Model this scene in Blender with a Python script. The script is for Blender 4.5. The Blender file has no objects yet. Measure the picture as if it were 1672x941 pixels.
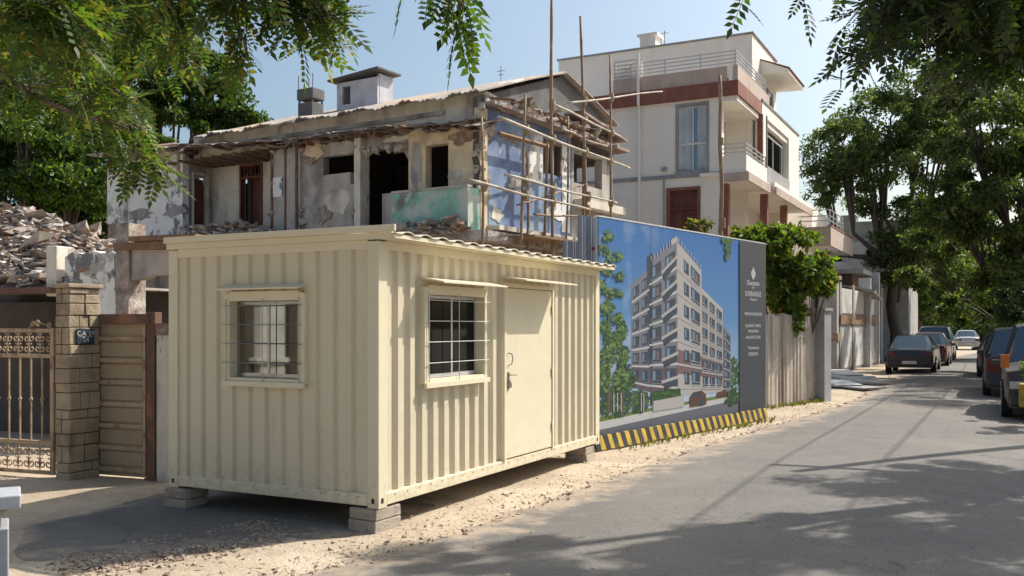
import bpy, math, random
import numpy as np
from mathutils import Vector
R_ = math.radians
random.seed(7); rng = np.random.default_rng(7)
S = bpy.context.scene; COL = S.collection

# ------------------------------------------------------------ camera, sky, sun
F, CX, HY, CAMZ = 1533.0, 836.0, 532.0, 1.8
cam = bpy.data.objects.new('camera', bpy.data.cameras.new('camera')); COL.objects.link(cam)
cam.location = (0, 0, CAMZ); cam.rotation_euler = (R_(90), 0, 0)
cam.data.sensor_width = 36; cam.data.lens = 36*F/1672
cam.data.shift_y = (HY-470.5)/1672
cam.data.clip_end = 2000; cam.data.clip_start = .05
S.camera = cam
SUN_EL, SUN_AZ = R_(46), R_(59)
w = bpy.data.worlds.new('World'); S.world = w; w.use_nodes = True
wt = w.node_tree; wt.nodes.clear()
sky = wt.nodes.new('ShaderNodeTexSky'); sky.sky_type = 'NISHITA'; sky.sun_disc = False
sky.sun_elevation = SUN_EL; sky.sun_rotation = SUN_AZ; sky.air_density = 1.0; sky.dust_density = 4.5; sky.ozone_density = 1.2
bg = wt.nodes.new('ShaderNodeBackground'); bg.inputs[1].default_value = .125
wo = wt.nodes.new('ShaderNodeOutputWorld')
tn = wt.nodes.new('ShaderNodeMix'); tn.data_type = 'RGBA'; tn.blend_type = 'MULTIPLY'; tn.inputs[0].default_value = 1; tn.inputs[7].default_value = (.98, 1.07, 1.06, 1)
wt.links.new(sky.outputs[0], tn.inputs[6]); wt.links.new(tn.outputs[2], bg.inputs[0]); wt.links.new(bg.outputs[0], wo.inputs[0])
sl = bpy.data.lights.new('sun', 'SUN'); sl.energy = 5.0; sl.angle = R_(.5); sl.color = (1, .93, .83)
so = bpy.data.objects.new('sun', sl); COL.objects.link(so)
sdir = Vector((math.sin(SUN_AZ)*math.cos(SUN_EL), math.cos(SUN_AZ)*math.cos(SUN_EL), math.sin(SUN_EL)))
so.rotation_euler = sdir.to_track_quat('Z', 'Y').to_euler(); so.location = (20, 16, 30)
S.view_settings.view_transform = 'Standard'; S.view_settings.look = 'None'
S.view_settings.exposure = 0.34; S.view_settings.gamma = 1; S.view_settings.use_curve_mapping = False
S.render.resolution_x = 1024; S.render.resolution_y = 576
S.render.engine = 'CYCLES'

# ------------------------------------------------------------ materials
M = {}
def surf(name, base, layers=(), rough=.85, bump=.25, bscale=30, metal=0, spec=.4, var=.12, vscale=3, wave=None):
    """layers: (colour, noise scale, low, high, z-stretch)"""
    m = bpy.data.materials.new(name); m.use_nodes = True; nt = m.node_tree; N = nt.nodes; L = nt.links
    p = N['Principled BSDF']; tc = N.new('ShaderNodeTexCoord')
    def noise(scale, det=6, st=1, off=0):
        mp = N.new('ShaderNodeMapping'); mp.inputs['Scale'].default_value = (1, 1, st); mp.inputs['Location'].default_value = (off, off*.7, off*.3)
        L.new(tc.outputs['Object'], mp.inputs[0])
        n = N.new('ShaderNodeTexNoise'); n.inputs['Scale'].default_value = scale; n.inputs['Detail'].default_value = det; n.inputs['Roughness'].default_value = .6
        L.new(mp.outputs[0], n.inputs['Vector']); return n.outputs['Fac']
    def mix(f, a, b, mode='MIX'):
        x = N.new('ShaderNodeMix'); x.data_type = 'RGBA'; x.blend_type = mode
        for s, v in ((x.inputs[0], f), (x.inputs[6], a), (x.inputs[7], b)):
            if hasattr(v, 'default_value') and not isinstance(v, (tuple, float)): L.new(v, s)
            else: s.default_value = v if isinstance(v, float) else (*v[:3], 1)
        return x.outputs[2]
    def rng_(f, lo, hi, a=0., b=1.):
        r = N.new('ShaderNodeMapRange'); L.new(f, r.inputs[0]); r.inputs[1].default_value = lo; r.inputs[2].default_value = hi
        r.inputs[3].default_value = a; r.inputs[4].default_value = b; return r.outputs[0]
    dk = tuple(c*(1-var*1.6) for c in base); lt = tuple(min(.95, c*(1+var)) for c in base)
    c = mix(rng_(noise(vscale, 8), .3, .7), dk, lt)
    hts = noise(bscale, 8)
    for i, (lc, sc, lo, hi, st) in enumerate(layers):
        f = rng_(noise(sc, 9, st, 3.1+i*5.7), lo, hi)
        c = mix(f, c, lc)
    L.new(c, p.inputs['Base Color'])
    p.inputs['Roughness'].default_value = rough; p.inputs['Metallic'].default_value = metal
    p.inputs['Specular IOR Level'].default_value = spec
    if bump:
        b = N.new('ShaderNodeBump'); b.inputs['Strength'].default_value = bump; b.inputs['Distance'].default_value = .02
        L.new(hts, b.inputs['Height']); L.new(b.outputs[0], p.inputs['Normal'])
    M[name] = m; return m
def leafmat(name, a, b, trans=.45, gloss=.35):
    m = bpy.data.materials.new(name); m.use_nodes = True; nt = m.node_tree; N = nt.nodes; L = nt.links
    N.clear(); o = N.new('ShaderNodeOutputMaterial'); g = N.new('ShaderNodeNewGeometry')
    r = N.new('ShaderNodeMix'); r.data_type = 'RGBA'; r.inputs[6].default_value = (*a, 1); r.inputs[7].default_value = (*b, 1)
    L.new(g.outputs['Random Per Island'], r.inputs[0])
    p = N.new('ShaderNodeBsdfPrincipled'); L.new(r.outputs[2], p.inputs['Base Color']); p.inputs['Roughness'].default_value = .5; p.inputs['Specular IOR Level'].default_value = gloss
    t = N.new('ShaderNodeBsdfTranslucent')
    br = N.new('ShaderNodeMix'); br.data_type = 'RGBA'; br.blend_type = 'MULTIPLY'; br.inputs[0].default_value = 1; br.inputs[7].default_value = (1.7, 1.75, .6, 1)
    L.new(r.outputs[2], br.inputs[6]); L.new(br.outputs[2], t.inputs[0])
    x = N.new('ShaderNodeMixShader'); x.inputs[0].default_value = trans
    L.new(p.outputs[0], x.inputs[1]); L.new(t.outputs[0], x.inputs[2]); L.new(x.outputs[0], o.inputs[0])
    M[name] = m
surf('cream', (.64, .57, .42), [((.56, .49, .33), 1.3, .6, .95, .5), ((.48,.40,.27), 7, .66, .85, .10), ((.36,.24,.13), 22, .76, .82, .35)], rough=.42, bump=.05, var=.03, vscale=1.5, spec=.45)
surf('cream_trim', (.71, .64, .47), [((.42, .30, .18), 6, .68, .85, 1)], rough=.45, bump=.04, var=.03)
surf('roof_sheet', (.78, .72, .60), [((.45, .36, .25), 4, .6, .85, 1)], rough=.4, bump=.03, var=.04)
surf('alu', (.48, .48, .50), rough=.35, metal=.3, bump=.02, var=.04)
surf('steel', (.35, .34, .32), rough=.3, metal=.9, bump=0)
surf('dirt', (.40, .32, .235), [((.50, .42, .32), 1.1, .45, .7, 1), ((.30, .23, .17), 2.6, .58, .8, 1), ((.58, .50, .42), 60, .6, .72, 1)], rough=.95, bump=.9, bscale=22, var=.14, vscale=9)
surf('asphalt', (.136, .127, .119), [((.185, .168, .15), .5, .45, .72, 1), ((.07, .068, .065), 120, .56, .7, 1), ((.25, .235, .22), 170, .62, .72, 1), ((.20, .178, .155), .33, .55, .85, 1), ((.19, .175, .16), 6, .6, .8, 1), ((.115, .108, .104), 1.7, .66, .78, 1)], rough=.8, bump=.5, bscale=90, var=.10, vscale=2)
surf('old_tarmac', (.105, .10, .096), [((.24, .20, .17), 1.6, .5, .7, 1), ((.08, .075, .07), 90, .56, .7, 1), ((.28, .23, .18), 3, .6, .78, 1)], rough=.9, bump=.5, bscale=80)
surf('chips', (.40, .32, .25), [((.27, .21, .17), 5, .45, .6, 1), ((.52, .46, .40), 9, .64, .72, 1)], rough=.9, bump=.3, var=.2, vscale=30)
surf('brick_grey', (.40, .34, .28), [((.24, .2, .17), 8, .5, .75, 1)], rough=.95, bump=.6, bscale=40)
surf('red_brick', (.26, .17, .13), [((.42, .34, .28), 7, .45, .65, 1), ((.15, .12, .1), 14, .6, .7, 1)], rough=.95, bump=.8, bscale=30)
surf('white_peel', (.78, .78, .76), [((.40, .38, .36), 1.3, .55, .59, 1), ((.20, .20, .21), 3.0, .57, .61, .7), ((.5, .47, .42), 14, .62, .7, .2)], rough=.9, bump=.4, bscale=14, var=.06)
surf('pale_plaster', (.68, .63, .54), [((.34, .30, .26), 1.5, .5, .66, .5), ((.20, .17, .15), 5, .63, .72, .3)], rough=.92, bump=.4, bscale=18, var=.1)
surf('yellow_plaster', (.72, .58, .39), [((.36, .30, .24), 1.1, .48, .62, .7), ((.58, .52, .42), 3, .6, .68, 1), ((.18, .14, .11), 6, .66, .74, .3)], rough=.92, bump=.5, bscale=16, var=.12)
surf('grey_plaster', (.46, .42, .38), [((.22, .20, .19), 1.4, .48, .62, .5), ((.45, .42, .38), 4, .6, .7, 1), ((.15, .12, .1), 6, .67, .74, .2)], rough=.95, bump=.5, bscale=18, var=.12)
surf('teal_plaster', (.26, .50, .40), [((.50, .54, .48), 1.6, .50, .60, 1), ((.20, .19, .18), 1.1, .58, .66, 1), ((.32, .30, .27), 5, .62, .7, .5)], rough=.9, bump=.5, bscale=16, var=.14)
surf('blue_plaster', (.15, .21, .37), [((.26, .34, .46), 1.0, .46, .62, .6), ((.16, .17, .24), 2.2, .56, .7, .4), ((.48, .48, .46), 3.8, .63, .68, .8)], rough=.9, bump=.5, bscale=14, var=.14)
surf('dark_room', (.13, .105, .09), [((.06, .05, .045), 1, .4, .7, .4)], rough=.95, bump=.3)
surf('rubble', (.36, .30, .26), [((.54, .49, .45), 2.5, .52, .64, 1), ((.14, .11, .095), 3.5, .55, .68, 1), ((.30, .15, .10), 4.5, .62, .7, 1)], rough=.95, bump=.9, bscale=20, var=.25, vscale=8)
surf('rubble_light', (.48, .43, .38), [((.38, .31, .26), 4, .5, .65, 1)], rough=.95, bump=.6, var=.15)
surf('timber', (.22, .13, .08), [((.32, .21, .13), 3, .5, .7, 1), ((.1, .07, .05), 8, .6, .7, 1)], rough=.85, bump=.5, bscale=35)
surf('maroon_wood', (.13, .045, .035), [((.2, .09, .06), 5, .55, .75, .3)], rough=.7, bump=.2)
surf('bamboo', (.27, .19, .125), [((.38, .30, .21), 3, .5, .7, 1), ((.14, .09, .06), 5, .55, .7, 1)], rough=.75, bump=.2, bscale=20)
surf('bamboo_pale', (.46, .41, .36), [((.32, .24, .17), 2.5, .52, .66, 1)], rough=.7, bump=.2, bscale=20)
surf('rope', (.30, .22, .14), rough=.95, bump=.6, bscale=60)
surf('asbestos', (.36, .32, .29), [((.50, .38, .28), .6, .5, .64, 1), ((.20, .17, .16), 1.8, .56, .7, 1), ((.6, .56, .53), 1.1, .6, .7, 1)], rough=.9, bump=.4, bscale=14, var=.12)
surf('tin_rust', (.30, .24, .21), [((.42, .36, .33), 2, .5, .65, 1), ((.17, .09, .07), 1.4, .52, .62, 1)], rough=.8, bump=.4, bscale=14)
surf('dark_gable', (.125, .12, .12), [((.19, .18, .17), 1.6, .5, .7, .4)], rough=.9, bump=.3)
surf('lav_white', (.60, .58, .62), [((.38, .34, .34), 2.2, .55, .7, .4)], rough=.8, bump=.15)
surf('building_white', (.80, .75, .68), [((.58, .54, .49), .7, .55, .85, .25), ((.40, .35, .31), 3.2, .66, .8, .15)], rough=.85, bump=.12, var=.04, vscale=1)
surf('building_pink', (.48, .38, .33), [((.36, .28, .24), 1.6, .5, .75, .4)], rough=.85, bump=.15, var=.05)
surf('building_maroon', (.22, .085, .065), [((.30, .16, .12), 3, .55, .75, .3)], rough=.8, bump=.1, var=.08)
surf('building_grey', (.30, .30, .31), [((.22, .21, .21), 2, .5, .75, .3)], rough=.85, bump=.15)
surf('old_grey', (.34, .34, .34), [((.22, .22, .22), .9, .5, .66, .6), ((.48, .47, .46), 2, .6, .68, .5)], rough=.9, bump=.3)
surf('old_white', (.58, .58, .58), [((.38, .37, .36), 1.2, .52, .7, .4)], rough=.9, bump=.2)
surf('concrete_fence', (.50, .43, .36), [((.22, .18, .15), 2.4, .46, .62, .12), ((.55, .49, .43), 6, .58, .68, .1), ((.18,.15,.13), 9, .64, .72, .06)], rough=.95, bump=.5, bscale=20, var=.12)
surf('concrete', (.34, .34, .345), [((.24, .24, .25), 1.6, .5, .7, .4)], rough=.9, bump=.3)
surf('grey_sheet', (.25, .27, .32), [((.38, .4, .45), 2, .5, .7, .2)], rough=.6, bump=.05)
surf('stone', (.40, .32, .225), [((.22, .17, .12), 3, .48, .66, 1), ((.52, .44, .33), 6, .6, .7, 1)], rough=.9, bump=.6, bscale=25, var=.16)
surf('stone_dark', (.10, .085, .07), rough=.95, bump=.5)
surf('gate_paint', (.42, .32, .21), [((.22, .12, .07), 6, .5, .66, 1)], rough=.7, bump=.3)
surf('gate_panel', (.36, .28, .185), [((.28, .21, .14), 2, .5, .75, .5)], rough=.75, bump=.15, var=.06)
surf('rust_steel', (.15, .085, .06), [((.28, .14, .09), 4, .5, .66, 1)], rough=.85, bump=.3)
surf('number_plate', (.025, .045, .07), rough=.5, bump=.05)
surf('white_paint', (.62, .61, .58), rough=.6, bump=.05)
surf('lettering', (.52, .52, .54), rough=.7, bump=0, var=.02)
surf('marble', (.42, .44, .47), [((.35, .37, .4), 9, .52, .62, 1)], rough=.5, bump=.1, var=.08, vscale=14)
surf('plinth_white', (.30, .31, .34), [((.48, .48, .5), 2, .55, .75, 1)], rough=.7, bump=.1, var=.05)
surf('black_paint', (.02, .02, .022), [((.10,.09,.07), 4, .55, .75, 1)], rough=.6, bump=.1)
surf('yellow_paint', (.50, .33, .04), [((.20, .15, .08), 5, .5, .7, 1), ((.3,.25,.18), 12, .6, .7, 1)], rough=.6, bump=.1)
surf('bark', (.13, .10, .08), [((.2, .16, .12), 5, .5, .7, .3)], rough=.95, bump=.8, bscale=18)
surf('sheet_dark', (.2,.2,.2))
surf('bark_dark', (.075, .06, .05), [((.12, .1, .08), 5, .5, .7, .3)], rough=.95, bump=.8, bscale=18)
surf('rubber', (.02, .02, .02), rough=.85, bump=.1)
surf('car_black', (.018, .02, .025), rough=.22, bump=0, spec=.6, var=.05)
surf('car_maroon', (.10, .035, .035), rough=.25, bump=0, spec=.6, var=.05)
surf('car_silver', (.50, .50, .51), rough=.25, bump=0, metal=.5, var=.03)
surf('car_dark_blue', (.035, .04, .055), rough=.25, bump=0, spec=.6, var=.05)
surf('car_olive', (.05, .05, .045), rough=.35, bump=0, spec=.5, var=.05)
surf('red_lens', (.12, .02, .015), rough=.2, bump=0)
surf('amber_lens', (.6, .18, .03), rough=.2, bump=0)
surf('clear_lens', (.6, .62, .65), rough=.1, bump=0)
surf('plate_white', (.6, .6, .58), rough=.5, bump=0)
surf('rim', (.35, .35, .36), rough=.35, metal=.7, bump=0)
def glass(name, base, rough=.03, metal=0., spec=.6):
    m = bpy.data.materials.new(name); m.use_nodes = True; p = m.node_tree.nodes['Principled BSDF']
    p.inputs['Base Color'].default_value = (*base, 1); p.inputs['Roughness'].default_value = rough
    p.inputs['Metallic'].default_value = metal; p.inputs['Specular IOR Level'].default_value = spec; M[name] = m
glass('glass_dark', (.006, .007, .008), .03, 0., .12); glass('glass_mirror', (.24, .24, .215), .03, 1.)
glass('glass_blue', (.16, .21, .27), .06, .55); glass('car_glass', (.10, .14, .17), .05, .5)
surf('curtain', (.45, .5, .55), rough=.9, bump=.05)
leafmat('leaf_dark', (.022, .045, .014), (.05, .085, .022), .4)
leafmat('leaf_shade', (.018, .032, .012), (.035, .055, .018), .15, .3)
leafmat('leaf_mid', (.035, .075, .015), (.085, .14, .03), .5)
leafmat('leaf_bright', (.07, .14, .02), (.17, .24, .04), .5)
leafmat('leaf_olive', (.07, .085, .02), (.16, .15, .035), .5)
leafmat('leaf_street', (.05, .08, .03), (.12, .155, .055), .55, .45)

# ------------------------------------------------------------ mesh builder
def dents(name, sc=2.2, st=.35, dist=.02):
    nt = M[name].node_tree; N, L = nt.nodes, nt.links; p = N['Principled BSDF']; tc = N.new('ShaderNodeTexCoord')
    n = N.new('ShaderNodeTexNoise'); n.inputs['Scale'].default_value = sc; n.inputs['Detail'].default_value = 2; L.new(tc.outputs['Object'], n.inputs['Vector'])
    b = N.new('ShaderNodeBump'); b.inputs['Strength'].default_value = st; b.inputs['Distance'].default_value = dist; L.new(n.outputs[0], b.inputs['Height'])
    if p.inputs['Normal'].is_linked: L.new(p.inputs['Normal'].links[0].from_socket, b.inputs['Normal'])
    L.new(b.outputs[0], p.inputs['Normal'])
def mud(name):
    nt = M[name].node_tree; N, L = nt.nodes, nt.links; p = N['Principled BSDF']; tc = N.new('ShaderNodeTexCoord'); base = p.inputs['Base Color'].links[0].from_socket
    sx = N.new('ShaderNodeSeparateXYZ'); L.new(tc.outputs['Object'], sx.inputs[0])
    n = N.new('ShaderNodeTexNoise'); n.inputs['Scale'].default_value = 14; n.inputs['Detail'].default_value = 9; n.inputs['Roughness'].default_value = .7; L.new(tc.outputs['Object'], n.inputs['Vector'])
    z = N.new('ShaderNodeMapRange'); z.inputs[1].default_value = .2; z.inputs[2].default_value = .85; z.inputs[3].default_value = .24; z.inputs[4].default_value = -.1; L.new(sx.outputs[2], z.inputs[0])
    a = N.new('ShaderNodeMath'); a.operation = 'ADD'; L.new(n.outputs[0], a.inputs[0]); L.new(z.outputs[0], a.inputs[1])
    m = N.new('ShaderNodeMapRange'); m.inputs[1].default_value = .64; m.inputs[2].default_value = .86; m.inputs[4].default_value = .5; L.new(a.outputs[0], m.inputs[0])
    x = N.new('ShaderNodeMix'); x.data_type = 'RGBA'; L.new(m.outputs[0], x.inputs[0]); L.new(base, x.inputs[6]); x.inputs[7].default_value = (.36, .28, .20, 1); L.new(x.outputs[2], p.inputs['Base Color'])
mud('cream'); mud('cream_trim')
dents('cream', 2.6, .5, .03); dents('cream_trim', 4, .3, .01)
def road_detail():
    nt = M['asphalt'].node_tree; N, L = nt.nodes, nt.links; p = N['Principled BSDF']; tc = N.new('ShaderNodeTexCoord')
    base = p.inputs['Base Color'].links[0].from_socket
    def mixc(f, a, c):
        x = N.new('ShaderNodeMix'); x.data_type = 'RGBA'; L.new(f, x.inputs[0]); L.new(a, x.inputs[6]); x.inputs[7].default_value = (*c, 1); return x.outputs[2]
    def mr(f, lo, hi, a=0., b=1.):
        q = N.new('ShaderNodeMapRange'); L.new(f, q.inputs[0]); q.inputs[1].default_value = lo; q.inputs[2].default_value = hi; q.inputs[3].default_value = a; q.inputs[4].default_value = b; return q.outputs[0]
    def math_(op, a, b_):
        q = N.new('ShaderNodeMath'); q.operation = op; L.new(a, q.inputs[0]); L.new(b_, q.inputs[1]); return q.outputs[0]
    def noi(sc, det=8, src=None):
        n = N.new('ShaderNodeTexNoise'); n.inputs['Scale'].default_value = sc; n.inputs['Detail'].default_value = det; n.inputs['Roughness'].default_value = .65; L.new(src or tc.outputs['Object'], n.inputs['Vector']); return n
    # cracks: warped cell borders, only here and there
    wn = noi(2.5, 4); va = N.new('ShaderNodeVectorMath'); va.operation = 'SCALE'; va.inputs['Scale'].default_value = .5; L.new(wn.outputs['Color'], va.inputs[0])
    ad = N.new('ShaderNodeVectorMath'); ad.operation = 'ADD'; L.new(tc.outputs['Object'], ad.inputs[0]); L.new(va.outputs[0], ad.inputs[1])
    vo = N.new('ShaderNodeTexVoronoi'); vo.feature = 'DISTANCE_TO_EDGE'; vo.inputs['Scale'].default_value = .8; L.new(ad.outputs[0], vo.inputs['Vector'])
    cr = math_('MULTIPLY', mr(vo.outputs['Distance'], .004, .018, 1., 0.), mr(noi(.5, 3).outputs[0], .5, .62))
    c = mixc(mr(cr, 0, 1, 0, .7), base, (.05, .047, .044))
    # exposed light aggregate and oil spots
    c = mixc(mr(noi(38, 4).outputs[0], .57, .66, 0, .6), c, (.29, .275, .26)); c = mixc(mr(noi(30, 4).outputs[0], .34, .43, .6, 0.), c, (.05, .048, .046))
    c = mixc(mr(noi(1.3, 3).outputs[0], .70, .76, 0, .5), c, (.075, .07, .068))
    # sand drifted in from the verge
    at_ = N.new('ShaderNodeAttribute'); at_.attribute_name = 'edge'; e = mr(at_.outputs['Fac'], .0, 1.25, 1., 0.)
    d = mr(math_('ADD', mr(noi(3.0, 9).outputs[0], .25, .75), e), 1.0, 1.45, 0, .92)
    c = mixc(d, c, (.37, .295, .225)); L.new(c, p.inputs['Base Color'])
road_detail()

class MB:
    def __init__(s): s.v = []; s.f = []; s.m = []; s.mi = 0
    def quad(s, a, b, c, d): n = len(s.v); s.v += [a, b, c, d]; s.f.append((n, n+1, n+2, n+3)); s.m.append(s.mi)
    def poly(s, pts): n = len(s.v); s.v += list(pts); s.f.append(tuple(range(n, n+len(pts)))); s.m.append(s.mi)
    def box(s, x0, x1, y0, y1, z0, z1):
        n = len(s.v)
        s.v += [(x0,y0,z0),(x1,y0,z0),(x1,y1,z0),(x0,y1,z0),(x0,y0,z1),(x1,y0,z1),(x1,y1,z1),(x0,y1,z1)]
        for f in ((0,3,2,1),(4,5,6,7),(0,1,5,4),(1,2,6,5),(2,3,7,6),(3,0,4,7)): s.f.append(tuple(n+i for i in f)); s.m.append(s.mi)
    def obox(s, c, sx, sy, sz, rx=0, ry=0, rz=0, jit=0):
        from mathutils import Euler
        E = Euler((rx, ry, rz)).to_matrix(); n = len(s.v)
        for dx, dy, dz in ((-1,-1,-1),(1,-1,-1),(1,1,-1),(-1,1,-1),(-1,-1,1),(1,-1,1),(1,1,1),(-1,1,1)):
            p = E @ Vector((dx*sx/2*(1+random.uniform(-jit, jit)), dy*sy/2*(1+random.uniform(-jit, jit)), dz*sz/2*(1+random.uniform(-jit, jit))))
            s.v.append((c[0]+p.x, c[1]+p.y, c[2]+p.z))
        for f in ((0,3,2,1),(4,5,6,7),(0,1,5,4),(1,2,6,5),(2,3,7,6),(3,0,4,7)): s.f.append(tuple(n+i for i in f)); s.m.append(s.mi)
    def tube(s, pts, rad, seg=8, cap=True):
        pts = [Vector(p) for p in pts]; rad = rad if hasattr(rad, '__len__') else [rad]*len(pts)
        base = len(s.v); prev = None
        for i, p in enumerate(pts):
            d = (pts[min(i+1, len(pts)-1)]-pts[max(i-1, 0)]).normalized()
            if prev is None:
                a = Vector((0, 0, 1)) if abs(d.z) < .9 else Vector((1, 0, 0)); u = d.cross(a).normalized()
            else: u = (prev-d*prev.dot(d)).normalized()
            prev = u; q = d.cross(u)
            for k in range(seg):
                t = 2*math.pi*k/seg; r = p+(u*math.cos(t)+q*math.sin(t))*rad[i]; s.v.append(tuple(r))
        for i in range(len(pts)-1):
            for k in range(seg):
                a = base+i*seg+k; b = base+i*seg+(k+1) % seg
                s.f.append((a, b, b+seg, a+seg)); s.m.append(s.mi)
        if cap:
            s.f.append(tuple(base+k for k in reversed(range(seg)))); s.m.append(s.mi)
            e = base+(len(pts)-1)*seg; s.f.append(tuple(e+k for k in range(seg))); s.m.append(s.mi)
    def prism(s, pts, off):
        """polygon pts (3d) extruded by vector off"""
        n = len(s.v); k = len(pts); s.v += [tuple(p) for p in pts]+[(p[0]+off[0], p[1]+off[1], p[2]+off[2]) for p in pts]
        s.f.append(tuple(n+i for i in range(k))); s.f.append(tuple(n+k+i for i in reversed(range(k)))); s.m += [s.mi]*2
        for i in range(k): j = (i+1) % k; s.f.append((n+i, n+k+i, n+k+j, n+j)); s.m.append(s.mi)
    def wall(s, axis, pos, u0, u1, z0, z1, th, holes=()):
        """vertical wall in the plane axis=pos ('x' or 'y'), its thickness th towards +axis; holes (ua,ub,za,zb)"""
        us = sorted({u0, u1, *[min(max(h[i], u0), u1) for h in holes for i in (0, 1)]}); zs = sorted({z0, z1, *[min(max(h[i], z0), z1) for h in holes for i in (2, 3)]})
        P = (lambda u, d, z: (pos+d, u, z)) if axis == 'x' else (lambda u, d, z: (u, pos+d, z))
        def solid(i, j):
            if i < 0 or j < 0 or i >= len(us)-1 or j >= len(zs)-1: return False
            cu, cz = (us[i]+us[i+1])/2, (zs[j]+zs[j+1])/2
            return not any(h[0] < cu < h[1] and h[2] < cz < h[3] for h in holes)
        for i in range(len(us)-1):
            for j in range(len(zs)-1):
                if not solid(i, j): continue
                a, b, c, d = us[i], us[i+1], zs[j], zs[j+1]
                s.quad(P(a,0,c), P(b,0,c), P(b,0,d), P(a,0,d)); s.quad(P(b,th,c), P(a,th,c), P(a,th,d), P(b,th,d))
                if not solid(i-1, j): s.quad(P(a,th,c), P(a,0,c), P(a,0,d), P(a,th,d))
                if not solid(i+1, j): s.quad(P(b,0,c), P(b,th,c), P(b,th,d), P(b,0,d))
                if not solid(i, j-1): s.quad(P(a,th,c), P(b,th,c), P(b,0,c), P(a,0,c))
                if not solid(i, j+1): s.quad(P(a,0,d), P(b,0,d), P(b,th,d), P(a,th,d))
    def build(s, name, mats, parent=None, smooth=False, bevel=0, split=False):
        if split:
            par = list(range(len(s.v)))
            def fd(i):
                while par[i] != i: par[i] = par[par[i]]; i = par[i]
                return i
            for f in s.f:
                for j in f[1:]: par[fd(j)] = fd(f[0])
            grp = {}
            for f, m in zip(s.f, s.m): grp.setdefault(fd(f[0]), []).append((f, m))
            for fs in grp.values():
                q = MB(); mp = {}
                for f, m in fs:
                    for i in f:
                        if i not in mp: mp[i] = len(q.v); q.v.append(s.v[i])
                    q.f.append(tuple(mp[i] for i in f)); q.m.append(m)
                o = q.build(name, mats, parent, smooth, bevel)
            return o
        me = bpy.data.meshes.new(name); me.from_pydata([tuple(p) for p in s.v], [], s.f)
        mats = mats if isinstance(mats, (list, tuple)) else [mats]
        for m in mats: me.materials.append(M[m])
        if len(mats) > 1: me.polygons.foreach_set('material_index', s.m)
        if smooth: me.polygons.foreach_set('use_smooth', [True]*len(me.polygons))
        me.update(); o = bpy.data.objects.new(name, me); COL.objects.link(o)
        if parent is not None: o.parent = parent
        if bevel:
            b = o.modifiers.new('bevel', 'BEVEL'); b.width = bevel; b.segments = 2; b.limit_method = 'ANGLE'
        return o
def tag(o, label=None, cat=None, group=None, kind=None):
    if label: o['label'] = label
    if cat: o['category'] = cat
    if group: o['group'] = group
    if kind: o['kind'] = kind
    return o
def thing(name, label, cat, loc=(0, 0, 0), rz=0, group=None):
    o = bpy.data.objects.new(name, None); COL.objects.link(o); o.location = loc; o.rotation_euler = (0, 0, rz)
    o.empty_display_size = .2
    return tag(o, label, cat, group)
def copy_tree(o, parent=None):
    c = o.copy(); COL.objects.link(c); c.parent = parent
    for ch in o.children: copy_tree(ch, c)
    return c
class Frame:
    """a building's own axes; reads surveyed photo points off its real wall planes"""
    def __init__(s, ox, oy, ang): s.o = (ox, oy); s.a = ang; s.x = (math.cos(ang), math.sin(ang)); s.y = (-math.sin(ang), math.cos(ang))
    def w(s, x, y): return (s.o[0]+x*s.x[0]+y*s.y[0], s.o[1]+x*s.x[1]+y*s.y[1])
    def onY(s, px, py, y0):
        k = (px-CX)/F; ox, oy = s.w(0, y0); t = (k*oy-ox)/(s.x[0]-k*s.x[1]); Y = oy+t*s.x[1]
        return t, CAMZ+(HY-py)/F*Y
    def onX(s, px, py, x0):
        k = (px-CX)/F; ox, oy = s.w(x0, 0); t = (k*oy-ox)/(s.y[0]-k*s.y[1]); Y = oy+t*s.y[1]
        return t, CAMZ+(HY-py)/F*Y
def gp(px, py):
    Y = CAMZ*F/(py-HY); return ((px-CX)/F*Y, Y)
def at(px, Y, py=None):
    return ((px-CX)/F*Y, Y) if py is None else ((px-CX)/F*Y, Y, CAMZ+(HY-py)/F*Y)

# ------------------------------------------------------------ ground and road
def sheet(xs, ys, zf, name, mat, kind='structure'):
    n = len(xs); V = [(x, y, zf(x, y)) for y in ys for x in xs]
    me = bpy.data.meshes.new(name); me.from_pydata(V, [], [(j*n+i, j*n+i+1, (j+1)*n+i+1, (j+1)*n+i) for j in range(len(ys)-1) for i in range(n-1)])
    me.materials.append(M[mat]); me.polygons.foreach_set('use_smooth', [True]*len(me.polygons)); o = bpy.data.objects.new(name, me); COL.objects.link(o); o['kind'] = kind; return o
def vn(x, y, s=1.0):
    return (math.sin(x*1.7*s+1.3*math.sin(y*2.1*s))+math.sin(y*2.3*s+1.7*math.sin(x*1.3*s+.5))+.5*math.sin(x*5.1*s+y*4.3*s))/2.5
LE = [(-3.9, 2.5), gp(470, 941), gp(620, 905), gp(760, 868), gp(900, 815), gp(1030, 768), gp(1150, 728), gp(1250, 698), gp(1330, 676), gp(1400, 652), gp(1440, 626), gp(1470, 600), (33, 66), (64, 125), (160, 310)]
RE = [(2.9, 2.5), (4.5, 5.5), (6.1, 8.5), (7.4, 11.4), (8.7, 14.5), (9.8, 17.2), (11.1, 20.2), (12.8, 24.5), (16.2, 30.8), (21.5, 41.0), (25.5, 49), (30, 57), (39, 66), (70, 125), (168, 310)]
def lerp_line(P, y):
    for a, b in zip(P, P[1:]):
        if a[1] <= y <= b[1]: return a[0]+(b[0]-a[0])*(y-a[1])/(b[1]-a[1])
    return P[0][0] if y < P[0][1] else P[-1][0]
def roadness(x, y):
    return min(x-lerp_line(LE, y), lerp_line(RE, y)-x)
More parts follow.
